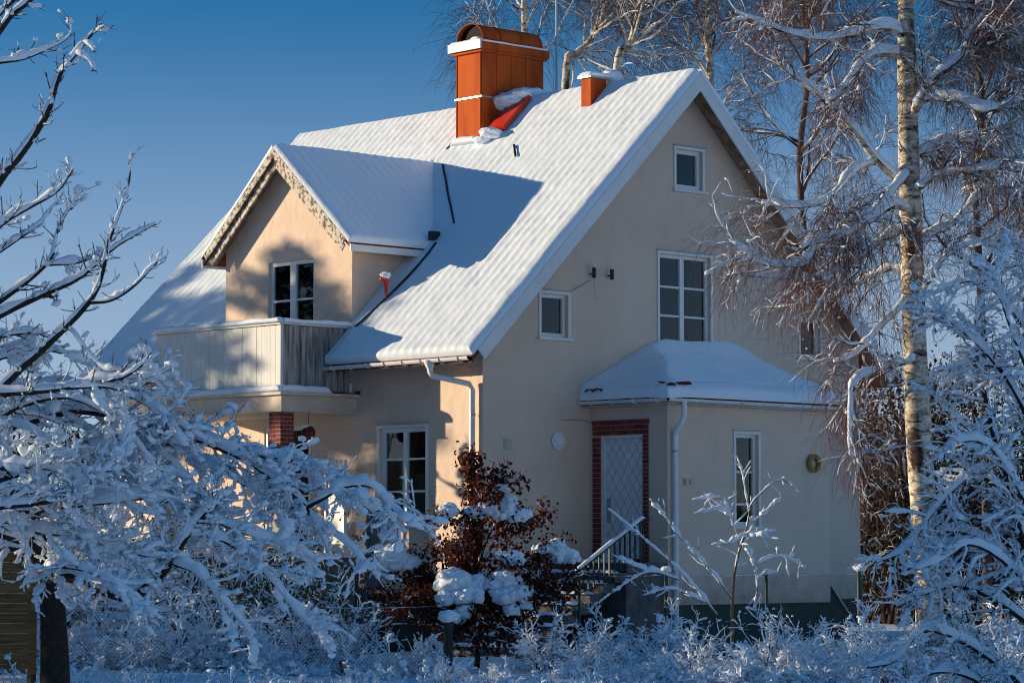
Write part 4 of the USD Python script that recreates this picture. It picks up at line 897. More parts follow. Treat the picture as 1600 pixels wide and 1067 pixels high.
for px, py, s, m_ in ((146, 110, .075, 'leaf_red'), (147, 81, .05, 'leaf_red'), (262, 694, .09, 'leaf_red'), (134, 690, .08, 'leaf_orange'), (183, 600, .07, 'leaf_orange'), (76, 462, .12, 'leaf_red'), (210, 785, .08, 'leaf_orange'), (125, 640, .06, 'leaf_orange'), (255, 783, .05, 'leaf_red')):
    c = at(px, py, D-.3); r_ = np.random.default_rng(px)
    th = np.linspace(-1.2, 1.2, 7); pr = np.stack([np.sin(th), 1-np.cos(th)], 1)*s*.5
    V = np.concatenate([c+RT*(pr[:, :1])+np.array([0, 0, 1.0])*(-pr[:, 1:]*1.3)+w*np.array([.5, .6, .4])*s*(1-abs(np.linspace(-1, 1, 7))[:, None]*.8) for w in (-.5, .5)])
    F = [[k, k+1, 8+k] for k in range(6)]+[[k, 8+k, 7+k] for k in range(6)]
    obj('withered_leaf', (V, np.array(F)), m_, apple, smooth=True)

# ------------------------------------------------------------------ snow laden fruit tree, right foreground
rng = np.random.default_rng(33)
D = 30.0
plum = thing('fruit_tree', 'bushy bare fruit tree laden with lumps of snow at the right edge', 'tree')
defs = [
    ([(1650, 1150, D), (1640, 1000, D), (1610, 880, D-.1), (1570, 740, D-.1), (1535, 600, D-.2), (1530, 480, D-.2), (1580, 385, D-.2)], .07, .010),
    ([(1610, 880, D-.1), (1580, 790, D-.4), (1529, 740, D-.6), (1485, 768, D-.8), (1442, 820, D-.9), (1415, 859, D-1), (1369, 878, D-1.1)], .035, .010),
    ([(1600, 840, D), (1560, 720, D+.3), (1490, 650, D+.4), (1450, 605, D+.5)], .032, .008),
    ([(1640, 800, D-.3), (1600, 640, D-.4), (1540, 550, D-.5), (1480, 500, D-.6), (1440, 482, D-.6)], .035, .008),
    ([(1660, 640, D+.3), (1593, 500, D+.3), (1525, 440, D+.2), (1454, 461, D+.2)], .030, .008),
    ([(1640, 1000, D), (1560, 940, D-.5), (1500, 915, D-.8), (1454, 924, D-1), (1399, 948, D-1.1)], .036, .012),
    ([(1630, 1100, D-.3), (1560, 1040, D-.8), (1500, 1000, D-1.1), (1442, 985, D-1.3), (1399, 1031, D-1.3), (1356, 1042, D-1.4)], .034, .014),
    ([(1620, 950, D+.2), (1560, 860, D+.3), (1500, 830, D+.3), (1440, 838, D+.3)], .034, .008),
    ([(1660, 760, D-.6), (1620, 620, D-.7), (1575, 500, D-.8), (1550, 420, D-.8)], .034, .008),
    ([(1600, 1120, D-.8), (1520, 1060, D-1.2), (1460, 1050, D-1.5), (1420, 1075, D-1.6)], .03, .010),
    ([(1640, 1010, D-.6), (1590, 900, D-1.), (1520, 850, D-1.3), (1470, 875, D-1.4), (1430, 890, D-1.4)], .032, .009),
    ([(1660, 560, D), (1610, 440, D), (1590, 380, D)], .025, .008),
    ([(1650, 900, D-.8), (1600, 780, D-1.1), (1550, 700, D-1.2), (1500, 690, D-1.2), (1460, 720, D-1.2)], .030, .008),
    ([(1650, 700, D+.2), (1590, 590, D+.1), (1520, 570, D), (1470, 590, D)], .028, .008),
    ([(1560, 1150, D-.6), (1530, 1080, D-.8), (1490, 960, D-.9), (1470, 880, D-.9)], .03, .008),
]
PP, PR = limbs(defs, 16); PP[0, 0, 2] = GZ-.1
each('branch', PP, PR, 7, 'bark_dark', plum)
C1, V1 = spawn(rng, PP, PR, 470, (.25, .65), 7, (35, 80), (-.2, .25), .16, .5, .010, .5, (.15, 1))
C2, V2 = spawn(rng, C1, V1, 2100, (.10, .34), 5, (35, 80), (-.3, .2), .2, .65, .0075, .65, (.1, 1))
C3, V3 = spawn(rng, C2, V2, 5200, (.05, .18), 3, (40, 80), .1, .2, .8, .005, .8, (.2, 1))
obj('twigs', cat_([tubes(C1, V1, 4), tubes(C2, V2, 3), tubes(C3, V3, 3)]), 'twig_brown', plum, kind='stuff', smooth=50)
obj('snow_cover', cat_([snow_on(PP, PR, .085, 46, 11, 8, 5, .85), snow_on(C1, V1, .045, 14, 12, 7, 6, .62), blobs(rng, C1, V1, 1050, (.018, .042), flat=.5), snow_on(C2, V2, .026, 8, 13, 6, 8, .42), blobs(rng, C2, V2, 1200, (.012, .030), flat=.5)]), 'snow', plum, kind='stuff', smooth=True)
obj('leaves', leaves(rng, C2[:300], 140, .05), 'leaf_red', plum, kind='stuff')

# ------------------------------------------------------------------ big birch before the gable
rng = np.random.default_rng(44)
D = 43.0
birch = thing('birch_tree', 'tall birch with a pale sunlit trunk and snowy drooping twigs before the gable', 'birch')
tw = np.array([at(*p) for p in ((1456, 1040, D), (1450, 900, D), (1445, 830, D), (1437, 700, D), (1430, 560, D), (1425, 400, D), (1420, 250, D), (1417, 100, D), (1415, 0, D), (1412, -120, D), (1405, -300, D), (1400, -480, D))])
tw[0, 2] = GZ-.15
BP = smooth_path(tw, 60); BR = np.interp(np.linspace(0, 1, 60), [0, .04, .3, .6, 1], [.27, .215, .195, .15, .05])
bn = meshkit.fbm(BP*2.0, 2, 4)-.5
obj('trunk', tubes(BP[None], (BR*(1+.18*bn))[None], 16), 'birch_bark', birch, smooth=True)
defs = [
    ([(1421, 296, D), (1390, 270, D-.1), (1361, 240, D-.2), (1327, 195, D-.4), (1290, 157, D-.5), (1234, 116, D-.6), (1207, 90, D-.6)], .075, .015),
    ([(1406, 86, D), (1365, 86, D-.3), (1339, 109, D-.5), (1309, 150, D-.6), (1294, 160, D-.6)], .06, .03),
    ([(1425, 180, D), (1432, 169, D-.2), (1459, 124, D-.3), (1500, 90, D-.3), (1511, 56, D-.3), (1540, 20, D-.2)], .085, .03),
    ([(1500, 90, D-.3), (1537, 79, D-.4), (1597, 66, D-.5), (1660, 70, D-.5)], .05, .015),
    ([(1425, 250, D), (1440, 240, D), (1477, 221, D+.2), (1519, 225, D+.3), (1549, 240, D+.3), (1600, 262, D+.3)], .04, .012),
    ([(1440, 160, D-.2), (1459, 154, D-.3), (1500, 157, D-.6), (1541, 174, D-.8), (1597, 157, D-.9), (1660, 150, D-1)], .055, .02),
    ([(1425, 300, D), (1440, 292, D-.2), (1477, 270, D-.4), (1537, 266, D-.6), (1600, 259, D-.8), (1660, 262, D-.8)], .05, .018),
    ([(1420, 270, D), (1406, 285, D-.3), (1376, 322, D-.7), (1361, 334, D-.8), (1330, 340, D-.9)], .05, .018),
    ([(1361, 255, D-.2), (1331, 270, D-.5), (1297, 311, D-.8), (1245, 324, D-1), (1190, 318, D-1.1)], .045, .012),
    ([(1425, 330, D), (1393, 322, D-.5), (1358, 347, D-.9), (1311, 372, D-1.2), (1272, 379, D-1.4), (1251, 390, D-1.5)], .06, .02),
    ([(1272, 381, D-1.4), (1258, 408, D-1.5), (1201, 415, D-1.7), (1162, 392, D-1.8), (1140, 375, D-1.8)], .03, .009),
    ([(1415, 360, D), (1372, 380, D-.5), (1336, 408, D-.7), (1279, 433, D-.9), (1208, 433, D-1.1), (1133, 428, D-1.2)], .05, .012),
    ([(1424, 460, D), (1411, 476, D-.1), (1372, 515, D-.3), (1336, 554, D-.4), (1303, 567, D-.5)], .045, .014),
    ([(1430, 560, D), (1421, 565, D-.2), (1390, 573, D-.6), (1334, 597, D-.9), (1329, 636, D-.9), (1329, 707, D-.9), (1345, 709, D-.9), (1374, 707, D-.9)], .045, .014),
    ([(1416, 60, D), (1380, 45, D-.2), (1300, 62, D-.4), (1240, 55, D-.6), (1150, 20, D-.8)], .06, .014),
    ([(1415, 20, D), (1440, -10, D), (1490, 10, D+.3), (1560, 20, D+.5), (1620, 40, D+.5)], .05, .014),
    ([(1430, 400, D), (1450, 370, D+.2), (1490, 350, D+.4), (1540, 300, D+.5), (1600, 310, D+.5)], .05, .014),
    ([(1432, 480, D), (1450, 440, D-.3), (1480, 400, D-.5), (1530, 380, D-.7), (1590, 400, D-.7)], .045, .012),
    ([(1416, 40, D), (1390, -30, D+.3), (1330, -30, D+.6), (1270, 0, D+.8), (1220, 10, D+.9)], .05, .014),
    ([(1427, 430, D), (1395, 420, D+.2), (1350, 440, D+.4), (1290, 470, D+.5), (1240, 470, D+.5)], .035, .010),
    ([(1414, -60, D), (1350, -110, D-.3), (1260, -100, D-.6), (1180, -60, D-.8)], .05, .014),
    ([(1414, -80, D), (1480, -130, D-.3), (1560, -110, D-.6), (1640, -60, D-.8)], .05, .014),
]
QP, QR = limbs(rooted(defs, [(1456, 1040, D), (1450, 900, D), (1437, 700, D), (1430, 560, D), (1425, 400, D), (1420, 250, D), (1417, 100, D), (1415, 0, D), (1412, -120, D)], 34), 16)
each('branch', QP, QR, 8, 'birch_bark', birch)
E1, W1 = spawn(rng, QP, QR, 330, (.35, 1.25), 8, (25, 70), (-.25, .35), .17, .5, .016, .4, (.2, 1), end=.3)
E2, W2 = spawn(rng, E1, W1, 1900, (.2, .7), 7, (25, 70), (-.7, .1), .18, .6, .007, .5, (.1, 1), end=.3)
E3, W3 = spawn(rng, np.concatenate([resample(E1, 7), E2]), np.concatenate([resample(W1, 7), W2]), 14500, (.2, 1.0), 8, (20, 85), (-1.3, -.25), .15, .7, .0042, .6, (.1, 1), end=.3)
obj('boughs', tubes(E1, W1, 5), 'twig_grey', birch, kind='stuff', smooth=50)
obj('fine_branches', tubes(E2, W2, 3), 'twig_grey', birch, kind='stuff', smooth=50)
curves('hanging_twigs', E3, W3, 'twig_red', birch, kind='stuff')
sel = rng.random(len(E3)) < .10
obj('snow_cover', cat_([snow_on(QP, QR, .10, 46, 21, 7, 4, .85, base=.7), snow_on(E1, W1, .05, 18, 22, 6, 5, .55), blobs(rng, E1, W1, 200, (.02, .04)), snow_on(E2, W2, .034, 12, 23, 5, 7, .36), blobs(rng, E2, W2, 300, (.012, .028)), blobs(rng, E3[sel], W3[sel], 260, (.008, .020))]), 'snow', birch, kind='stuff', smooth=True)
obj('leaves', leaves(rng, np.array([[at(1330, 440, D-.9), at(1335, 400, D-.9), at(1325, 480, D-.9)]]), 60, .05, .12), 'leaf_red', birch, kind='stuff')
obj('leaves', leaves(rng, np.array([[at(1509, 272, D-.5), at(1511, 268, D-.5)]]), 7, .07, .02), 'leaf_orange', birch, kind='stuff')

# ------------------------------------------------------------------ birches behind the house
def back_birch(px, d, trunkpx, label, seed, group=None):
    rng = np.random.default_rng(seed); low = px > 1200; t0 = .14 if low else .34; n3 = 4200 if low else 2600
    b = thing('birch_tree', label, 'birch', group)
    w = np.array([at(x, y, d) for x, y in trunkpx]); g0 = w[0].copy(); g0[2] = GZ-.2
    w = np.vstack([g0, w]); P = smooth_path(w, 40); R = np.linspace(.15, .03, 40)
    obj('trunk', tubes(P[None], R[None]*(.75 if low else 1), 9), 'twig_grey' if low else 'birch_bark', b, smooth=True)
    L1, R1 = spawn(rng, P[None], R[None], 38, (1.8, 4.4), 10, (30, 65), (-.1, .4), .10, .45, .05, .25, (t0, .97))
    L2, R2 = spawn(rng, L1, R1, 260, (.7, 2.0), 8, (25, 65), (-.5, .2), .14, .5, .016, .4, (.2, 1))
    L3, R3 = spawn(rng, np.concatenate([resample(L1, 8), L2]), np.concatenate([resample(R1, 8), R2]), n3, (.5, 2.0), 8, (20, 70), (-1.5, -.5), .10, .6, .0048, .6, (.15, 1))
    each('branch', L1, R1, 5, 'twig_grey' if low else 'birch_bark', b)
    obj('boughs', tubes(L2, R2, 4), 'twig_grey', b, kind='stuff', smooth=50)
    curves('hanging_twigs', L3, R3, 'twig_purple', b, kind='stuff')
    obj('snow_cover', cat_([snow_on(L1, R1, .05, 26, seed, 6, 3, .6), snow_on(L2, R2, .035, 12, seed+1, 5, 4, .45)]), 'snow', b, kind='stuff', smooth=True)
    return b
back_birch(820, 74, [(835, 500), (826, 200), (820, 45), (818, -60), (812, -200), (805, -330)], 'birch behind the house rising over the big chimney', 51)
back_birch(965, 78, [(930, 500), (963, 115), (983, 76), (997, 22), (1010, -30), (1040, -160), (1060, -300)], 'leaning birch behind the ridge, right of the small chimney', 52)
back_birch(885, 82, [(880, 500), (884, 126), (900, 85), (921, 65), (946, 14), (960, -60), (975, -200)], 'crooked thin birch behind the ridge between the two chimneys', 53)
back_birch(1250, 66, [(1262, 700), (1258, 420), (1250, 250), (1262, 120), (1255, 0), (1270, -150), (1260, -300)], 'slender birch behind the right roof slope', 55)
back_birch(1520, 64, [(1540, 700), (1532, 450), (1525, 300), (1535, 160), (1520, 20), (1530, -120), (1525, -280)], 'slender birch behind the tall birch, to its right', 56)
back_birch(700, 80, [(1100, 500), (1110, 150), (1105, 40), (1115, -80), (1120, -250)], 'birch behind the gable peak', 54)

# ------------------------------------------------------------------ red leaved beech shrub
rng = np.random.default_rng(61)
D = 43.0
beech = thing('beech_shrub', 'young beech with red brown leaves and big cushions of snow before the house corner', 'shrub')
defs = [([(745, 1040, D), (747, 960, D), (742, 880, D), (740, 810, D), (737, 740, D), (735, 715, D)], .045, .006)]
for (x, y, dd, r0) in ((610, 880, .3, .018), (640, 930, -.5, .018), (690, 800, -.2, .015), (800, 800, .2, .015), (870, 860, .3, .018), (905, 900, -.4, .016), (590, 930, .2, .014), (665, 850, .2, .014), (840, 970, -.6, .018), (660, 985, -.5, .015), (720, 850, -.6, .012), (800, 880, -.6, .015), (850, 800, .5, .01), (700, 900, .6, .012), (820, 920, .6, .012), (780, 760, -.1, .007), (800, 745, -.1, .006), (690, 990, -.7, .012), (800, 995, -.7, .012), (745, 1000, -.9, .012), (875, 930, -.7, .014), (620, 950, -.6, .014), (850, 900, -.6, .014), (655, 900, .5, .014)):
    y0 = min(1000, y+90); defs.append(([(745, y0, D), (745+(x-745)*.45, y0-50+(y-y0+40)*.3, D+dd*.5), (x, y, D+dd)], r0, .005))
ZP, ZR = limbs(defs, 12); ZP[0, 0, 2] = GZ-.1
obj('trunk', tubes(ZP[:1], ZR[:1], 8), 'bark_dark', beech, smooth=True)
each('branch', ZP[1:], ZR[1:], 5, 'bark_dark', beech)
Z1, Y1_ = spawn(rng, ZP[1:], ZR[1:], 300, (.15, .46), 6, (30, 75), (-.3, .2), .15, .5, .007, .4, (.3, 1))
ZT, YT = spawn(rng, ZP[:1], ZR[:1], 46, (.06, .20), 6, (30, 70), (.0, .4), .15, .5, .005, .5, (.45, 1))
Z1, Y1_ = np.concatenate([Z1, ZT]), np.concatenate([Y1_, YT])
Z2, Y2_ = spawn(rng, Z1, Y1_, 700, (.08, .25), 4, (30, 75), (-.2, .2), .2, .6, .004, .6, (.2, 1))
obj('twigs', cat_([tubes(Z1, Y1_, 4), tubes(Z2, Y2_, 3)]), 'twig_dark', beech, kind='stuff', smooth=50)
obj('leaves', cat_([leaves(rng, Z1, 5600, .085, .07, .5), leaves(rng, Z2, 7400, .08, .07, .5)]), 'leaf_red', beech, kind='stuff')
obj('snow_cover', cat_([snow_on(Z1, Y1_, .04, 9, 31, 5, 7, .5), snow_on(Z2, Y2_, .035, 6, 32, 5, 7, .35), snow_on(ZP, ZR, .03, 20, 33, 6, 6, .5)]), 'snow', beech, kind='stuff', smooth=True)
def cushion(cl, name, parent, seed):
    r = np.random.default_rng(seed); bits = []
    for (px, py, rad, dd) in cl:
        c = at(px, py, D+dd); s = rad*D/FPX
        bits.append(heap(c, s, int(px), .74, 3, .42, 2.3))
        for k in range(9):
            a = r.uniform(0, 2*PI); bits.append(heap(c+np.array([math.cos(a)*s*.85, math.sin(a)*s*.85, r.uniform(-.6, .3)*s]), s*r.uniform(.22, .46), int(px)+k, .8, 2, .4, 2.2))
    obj(name, cat_(bits), 'snow', parent, kind='stuff', smooth=True)
cushion([(710, 905, 26, -.5), (732, 925, 22, -.6), (700, 932, 18, -.6), (745, 908, 15, -.5), (724, 955, 15, -.6), (690, 915, 13, -.5), (712, 968, 9, -.6)], 'snow_cushion', beech, 1)
cushion([(792, 903, 22, -.5), (812, 925, 19, -.6), (788, 930, 20, -.6), (800, 952, 13, -.6), (772, 912, 12, -.6), (822, 945, 9, -.6)], 'snow_cushion', beech, 2)
cushion([(790, 795, 22, .1), (762, 793, 18, 0), (738, 800, 15, 0), (700, 798, 17, -.1), (812, 803, 17, .1), (795, 780, 13, .1)], 'snow_cushion', beech, 3)
cushion([(618, 872, 27, .3), (640, 878, 18, .3), (600, 880, 15, .3), (622, 858, 14, .3)], 'snow_cushion', beech, 4)
cushion([(868, 862, 21, .3), (888, 868, 16, .3), (846, 858, 13, .3), (872, 848, 11, .3)], 'snow_cushion', beech, 5)
cushion([(800, 872, 18, -.3), (805, 888, 13, -.3), (782, 866, 10, -.3), (787, 762, 9, -.1)], 'snow_cushion', beech, 6)

# ------------------------------------------------------------------ small sunlit shrub before the porch
rng = np.random.default_rng(71)
D = 43.5
ss = thing('garden_shrub', 'small bare shrub with sunlit snow along its stems before the porch wall', 'shrub')
defs = [([(1144, 1010, D), (1144, 948, D), (1147, 899, D), (1156, 856, D), (1165, 832, D), (1171, 801, D), (1174, 786, D), (1199, 761, D), (1217, 749, D), (1240, 758, D)], .026, .006),
    ([(1156, 856, D), (1144, 817, D-.1), (1131, 780, D-.1), (1110, 778, D-.1), (1082, 781, D-.1)], .014, .005),
    ([(1144, 810, D-.1), (1125, 796, D-.2), (1085, 802, D-.3)], .009, .004), ([(1165, 832, D), (1144, 847, D-.2), (1113, 851, D-.3)], .010, .005),
    ([(1163, 836, D), (1188, 833, D+.1), (1212, 829, D+.2)], .009, .004), ([(1163, 838, D), (1190, 838, D-.2), (1224, 845, D-.3)], .009, .004),
    ([(1171, 815, D), (1187, 807, D+.1), (1220, 777, D+.2)], .008, .004), ([(1170, 800, D), (1165, 770, D+.1), (1160, 740, D+.1), (1152, 715, D+.1)], .008, .003),
    ([(1165, 850, D), (1174, 872, D+.2), (1183, 912, D+.3), (1178, 950, D+.3)], .012, .009), ([(1183, 905, D+.3), (1195, 895, D+.3), (1215, 895, D+.3)], .008, .004),
    ([(1144, 935, D), (1107, 887, D-.3), (1064, 841, D-.5), (1039, 807, D-.6), (1015, 780, D-.7)], .014, .004),
    ([(1120, 960, D-.1), (1101, 936, D-.3), (1070, 899, D-.5), (1027, 860, D-.7), (984, 823, D-.8), (950, 795, D-.9)], .013, .004),
    ([(1060, 905, D-.5), (1015, 893, D-.6), (972, 915, D-.8), (935, 942, D-.9)], .016, .006), ([(1100, 940, D-.3), (1050, 920, D-.6), (1005, 930, D-.8)], .012, .006),
    ([(1183, 880, D+.2), (1215, 868, D+.4), (1245, 878, D+.5), (1258, 888, D+.5)], .006, .003), ([(1015, 893, D-.6), (985, 880, D-.7), (968, 872, D-.7)], .010, .006)]
SP, SR = limbs(defs, 14); SP[0, 0, 2] = GZ-.1
each('stem', SP, SR, 6, 'bark_shrub', ss)
K1, J1 = spawn(rng, SP, SR, 90, (.1, .45), 6, (30, 75), (-.1, .4), .14, .5, .005, .5, (.2, 1))
curves('twigs', K1, J1, 'twig_red', ss, kind='stuff')
obj('snow_cover', cat_([snow_on(SP[:1], SR[:1], .05, 40, 40, 7, 9, .5), snow_on(SP[1:], SR[1:], .082, 44, 41, 8, 9, .66), blobs(rng, SP[1:], SR[1:], 60, (.025, .05), level=.3), snow_on(K1, J1, .045, 14, 43, 6, 9, .5)]), 'snow', ss, kind='stuff', smooth=True)

# ------------------------------------------------------------------ low snowy bushes: three kinds, copied
def bush(seed, n1=26, h=(.7, 1.25), lean=.5, stem='twig_dark', snow=.05, leaf=None, n2=260, n3=500):
    rng = np.random.default_rng(seed)
    base = np.zeros((n1, 3)); base[:, :2] = rng.normal(size=(n1, 2))*.16; base[:, 2] = -.1
    d = rng.normal(size=(n1, 3))*lean; d[:, 2] = 1.0; d /= np.linalg.norm(d, axis=1, keepdims=True); out = [base]; L = rng.uniform(h[0], h[1], n1)[:, None]/8
    for k in range(8):
        d = d+rng.normal(size=(n1, 3))*.10+np.c_[base[:, :2]*.25, np.full(n1, -.09)]; d /= np.linalg.norm(d, axis=1, keepdims=True); out.append(out[-1]+d*L)
    P = np.stack(out, 1); R = np.linspace(.011, .004, 9)[None]*rng.uniform(.7, 1.2, n1)[:, None]
    A, RA = spawn(rng, P, R, n2, (.15, .42), 5, (30, 75), (-.2, .25), .18, .6, .006, .5, (.25, 1))
    B, RB = spawn(rng, A, RA, n3, (.06, .18), 4, (30, 75), (-.2, .2), .2, .7, .0045, .7, (.1, 1))
    tw = cat_([tubes(P, R, 4), tubes(A, RA, 3), tubes(B, RB, 3)])
    sn = cat_([snow_on(P, R, snow*.8, 16, seed, 6, 6, .5), blobs(rng, P, R, n1*2, (snow*.6, snow*1.1), level=.15), snow_on(A, RA, snow*.75, 8, seed+1, 6, 7, .62), blobs(rng, A, RA, int(n2*.6), (snow*.4, snow*.85)), snow_on(B, RB, snow*.55, 6, seed+2, 5, 8, .45), blobs(rng, B, RB, int(n3*.25), (snow*.3, snow*.6))])
    lf = leaves(rng, A, leaf, .06, .05) if leaf else None
    return tw, sn, lf
KINDS = {}
UsdGeom.Scope.Define(stage, '/World/Kinds') if False else None
def bush_kind(key, *a, leafmat='leaf_mixed', stem='twig_dark', **kw):
    c = stage.CreateClassPrim('/World/_'+key) if False else stage.CreateClassPrim('/_'+key)
    tw, sn, lf = bush(*a, **kw)
    for nm, m_, mt, sm in (('twigs', tw, stem, 50), ('snow_cover', sn, 'snow', True), ('leaves', lf, leafmat, False)):
        if m_ is not None:
            me = usdkit.mesh(stage, f'/_{key}/{nm}', m_, '/World/Looks/'+mt, smooth=sm); tag(me, kind='stuff')
    KINDS[key] = c
bush_kind('bush_a', 81, snow=.034, stem='twig_brown'); bush_kind('bush_b', 82, 34, (.5, .9), .8, snow=.06, n2=340, n3=650); bush_kind('bush_c', 83, 20, (.9, 1.5), .35, snow=.045); bush_kind('bush_d', 84, 30, (.6, 1.0), .6, snow=.05, leaf=420, stem='twig_dark', leafmat='leaf_mixed')
def put(key, name, label, cat, px, d, s=1.0, rz=0.0, group=None, sz=None, dz=0.0):
    x = UsdGeom.Xform.Define(stage, numbered('/World', name))
    p = at(px, 900, d)
    x.AddTranslateOp().Set(Gf.Vec3d(float(p[0]), float(p[1]), GZ-.1+dz)); x.AddRotateZOp().Set(float(rz)); x.AddScaleOp().Set(Gf.Vec3f(s, s, sz or s))
    x.GetPrim().GetReferences().AddInternalReference(KINDS[key].GetPath()); x.GetPrim().SetInstanceable(True)
    return tag(x, label, cat, group)
rng = np.random.default_rng(91)
# bare bushes standing in the snow along the fence
rows = [  # kind, px, distance, scale, turn, label
    ('bush_b', 632, 40.0, 1.05, 10, 'cone shaped mound of snow laden twigs behind the wire fence, left of the dark post'),
    ('bush_a', 545, 42.0, 1.0, 40, 'snowy bush behind the fence, left of the cone shaped mound'),
    ('bush_c', 470, 42.6, .95, 80, 'upright snowy bush below the drooping apple twigs'),
    ('bush_b', 405, 41.2, 1.1, 120, 'dense snowy bush behind the fence under the middle of the apple tree'),
    ('bush_a', 330, 41.6, 1.15, 160, 'wide snowy bush behind the fence, right of the apple trunk'),
    ('bush_c', 255, 41.0, 1.0, 200, 'thin snowy bush just right of the apple trunk'),
    ('bush_b', 180, 42.0, 1.25, 240, 'rounded snowy bush behind the fence beside the apple trunk'),
    ('bush_a', 40, 41.5, 1.2, 280, 'snowy bush left of the apple trunk at the bottom left corner'),
    ('bush_b', 1005, 37.4, .8, 20, 'low snowy bush right of the steps at the bottom edge'),
    ('bush_a', 1085, 38.6, .85, 60, 'snowy bush under the sunlit garden shrub'),
    ('bush_b', 1150, 37.2, 1.0, 100, 'dark twiggy bush with snow below the porch wall'),
    ('bush_a', 1215, 38.4, 1.0, 150, 'dark snowy bush below the narrow porch window'),
    ('bush_b', 1285, 37.0, 1.05, 190, 'broad dark bush with snow lumps below the cellar hatch'),
    ('bush_c', 1345, 39.0, .85, 230, 'upright snowy bush before the green fence post at the house edge'),
    ('bush_a', 1400, 36.6, .95, 270, 'snowy bush between the house edge and the right fruit tree'),
    ('bush_b', 1480, 36.0, .9, 310, 'snowy bush under the branches of the right fruit tree'),
    ('bush_a', 1560, 35.4, .95, 20, 'snowy bush at the bottom right corner under the fruit tree'),
    ('bush_b', 1600, 40.5, 1.1, 80, 'snowy bush behind the fruit tree at the right edge'),
    ('bush_a', 1530, 43, 1.2, 120, 'snowy bush behind the fruit tree stems'),
    ('bush_a', 920, 40.8, .8, 15, 'small snowy bush before the foot of the porch steps'),
    ('bush_a', 850, 41.2, .85, 300, 'snowy bush hiding the foot of the porch steps, right of the red beech'),
    ('bush_b', 885, 39.2, .55, 75, 'knee high clump of snow right of the red beech'),
    ('bush_b', 775, 38.2, .5, 130, 'low arched twigs with snow under the red beech'),
    ('bush_a', 700, 37.8, .45, 175, 'little snowy weeds before the dark fence post'),
    ('bush_c', 1040, 42.6, .8, 35, 'snowy stems beside the green fence post before the steps'),
    ('bush_c', 960, 43.0, .75, 95, 'snowy stems at the foot of the stair railing'),
    ('bush_a', 1240, 42.5, .8, 145, 'snowy bush behind the wire fence below the porch window'),
    ('bush_b', 1310, 42.8, .8, 205, 'snowy bush behind the wire fence at the cellar hatch'),
]
for k, px, d, s, rz, lab in rows: put(k, 'snowy_bush', lab, 'bush', px, d, s, rz)
# larger bushes behind the apple tree
for key, n, a in (('hedge_bush', 85, dict(n1=40, h=(1.0, 1.7), lean=.55, snow=.05, n2=520, n3=900)),): bush_kind(key, n, **a)
for px, d, s, rz, lab in ((60, 50.5, 3.3, 0, 'tall sunlit snowy bush far behind the apple tree at the left edge'), (-40, 46, 2.4, 90, 'tall snowy bush behind the plank fence'), (175, 51.0, 1.9, 200, 'snowy bush behind the apple tree beside the left end of the house'), (120, 46.0, 1.9, 30, 'snowy bush behind the apple trunk, half hidden')):
    put('hedge_bush', 'garden_bush', lab, 'bush', px, d, s, rz)
# leafy climbers by the entrance, still green and yellow
bush_kind('rose', 86, 22, (1.7, 2.9), .30, leaf=1900, snow=.035, n2=260, n3=400)
put('rose', 'leafy_shrub', 'tall shrub with green and yellow leaves between the brick pillar and the stone post', 'shrub', 487, 46.2, 1.0, 0)
put('rose', 'leafy_shrub', 'leafy green and yellow shrub behind the middle of the apple tree', 'shrub', 330, 44.5, .95, 70)
put('rose', 'leafy_shrub', 'leafy green shrub low behind the apple twigs, left of the stone post', 'shrub', 420, 43.8, .85, 160)

# dry weeds standing in the snow before the fence: too many to count
rng = np.random.default_rng(131); nw = 620
bp = np.array([at(x, 900, d) for x, d in zip(rng.uniform(-30, 1630, nw), rng.uniform(34.8, 39.0, nw)**1.0)]); bp[:, 2] = GZ-.03
cl = meshkit.noise(bp*.8, 9); hgt = (.06+.75*np.clip(cl-.42, 0, 1))*rng.uniform(.4, 1.3, nw)
d_ = rng.normal(size=(nw, 3))*.35; d_[:, 2] = 1; P = [bp]
for k in range(5): d_ = d_+rng.normal(size=(nw, 3))*.16+np.array([0, 0, -.10]); d_ /= np.linalg.norm(d_, axis=1, keepdims=True); P.append(P[-1]+d_*(hgt/5)[:, None])
P = np.stack(P, 1); R = np.linspace(.006, .003, 6)[None]*np.ones((nw, 1))
A, RA = spawn(rng, P, R, 1300, (.04, .16), 4, (25, 70), (-.3, .2), .2, .7, .004, .7, (.3, 1))
wd = thing('dry_weeds', 'snowy dry weeds poking through the snow along the bottom edge', 'weeds', kind='stuff')
obj('stems', cat_([tubes(P, R, 3), tubes(A, RA, 3)]), 'twig_brown', wd, kind='stuff', smooth=50)
obj('snow_cover', cat_([snow_on(P, R, .03, 9, 3, 5, 7, .5), snow_on(A, RA, .026, 6, 4, 5, 8, .55), blobs(rng, A, RA, 500, (.012, .034))]), 'snow', wd, kind='stuff', smooth=True)

# gate post of dark stone with a snow cap
gp = thing('gate_post', 'dark stone gate post with a thick cap of snow before the facade window', 'gate post')
c = at(574, 830, 46.0); gx, gy = c[0], c[1]; ct = 1.60
obj('post', bx(gx-.14, gx+.14, gy-.14, gy+.14, GZ-.2, ct-.08), 'stone_dark', gp)
obj('cap', bx(gx-.18, gx+.18, gy-.18, gy+.18, ct-.077, ct), 'stone_dark', gp)
obj('snow_cap', cat_([heap((gx, gy, ct+.06), .24, 3, .62, 3, .15), heap((gx-.10, gy-.05, ct+.05), .17, 5, .7, 3, .15)]), 'snow', gp, kind='stuff', smooth=True)
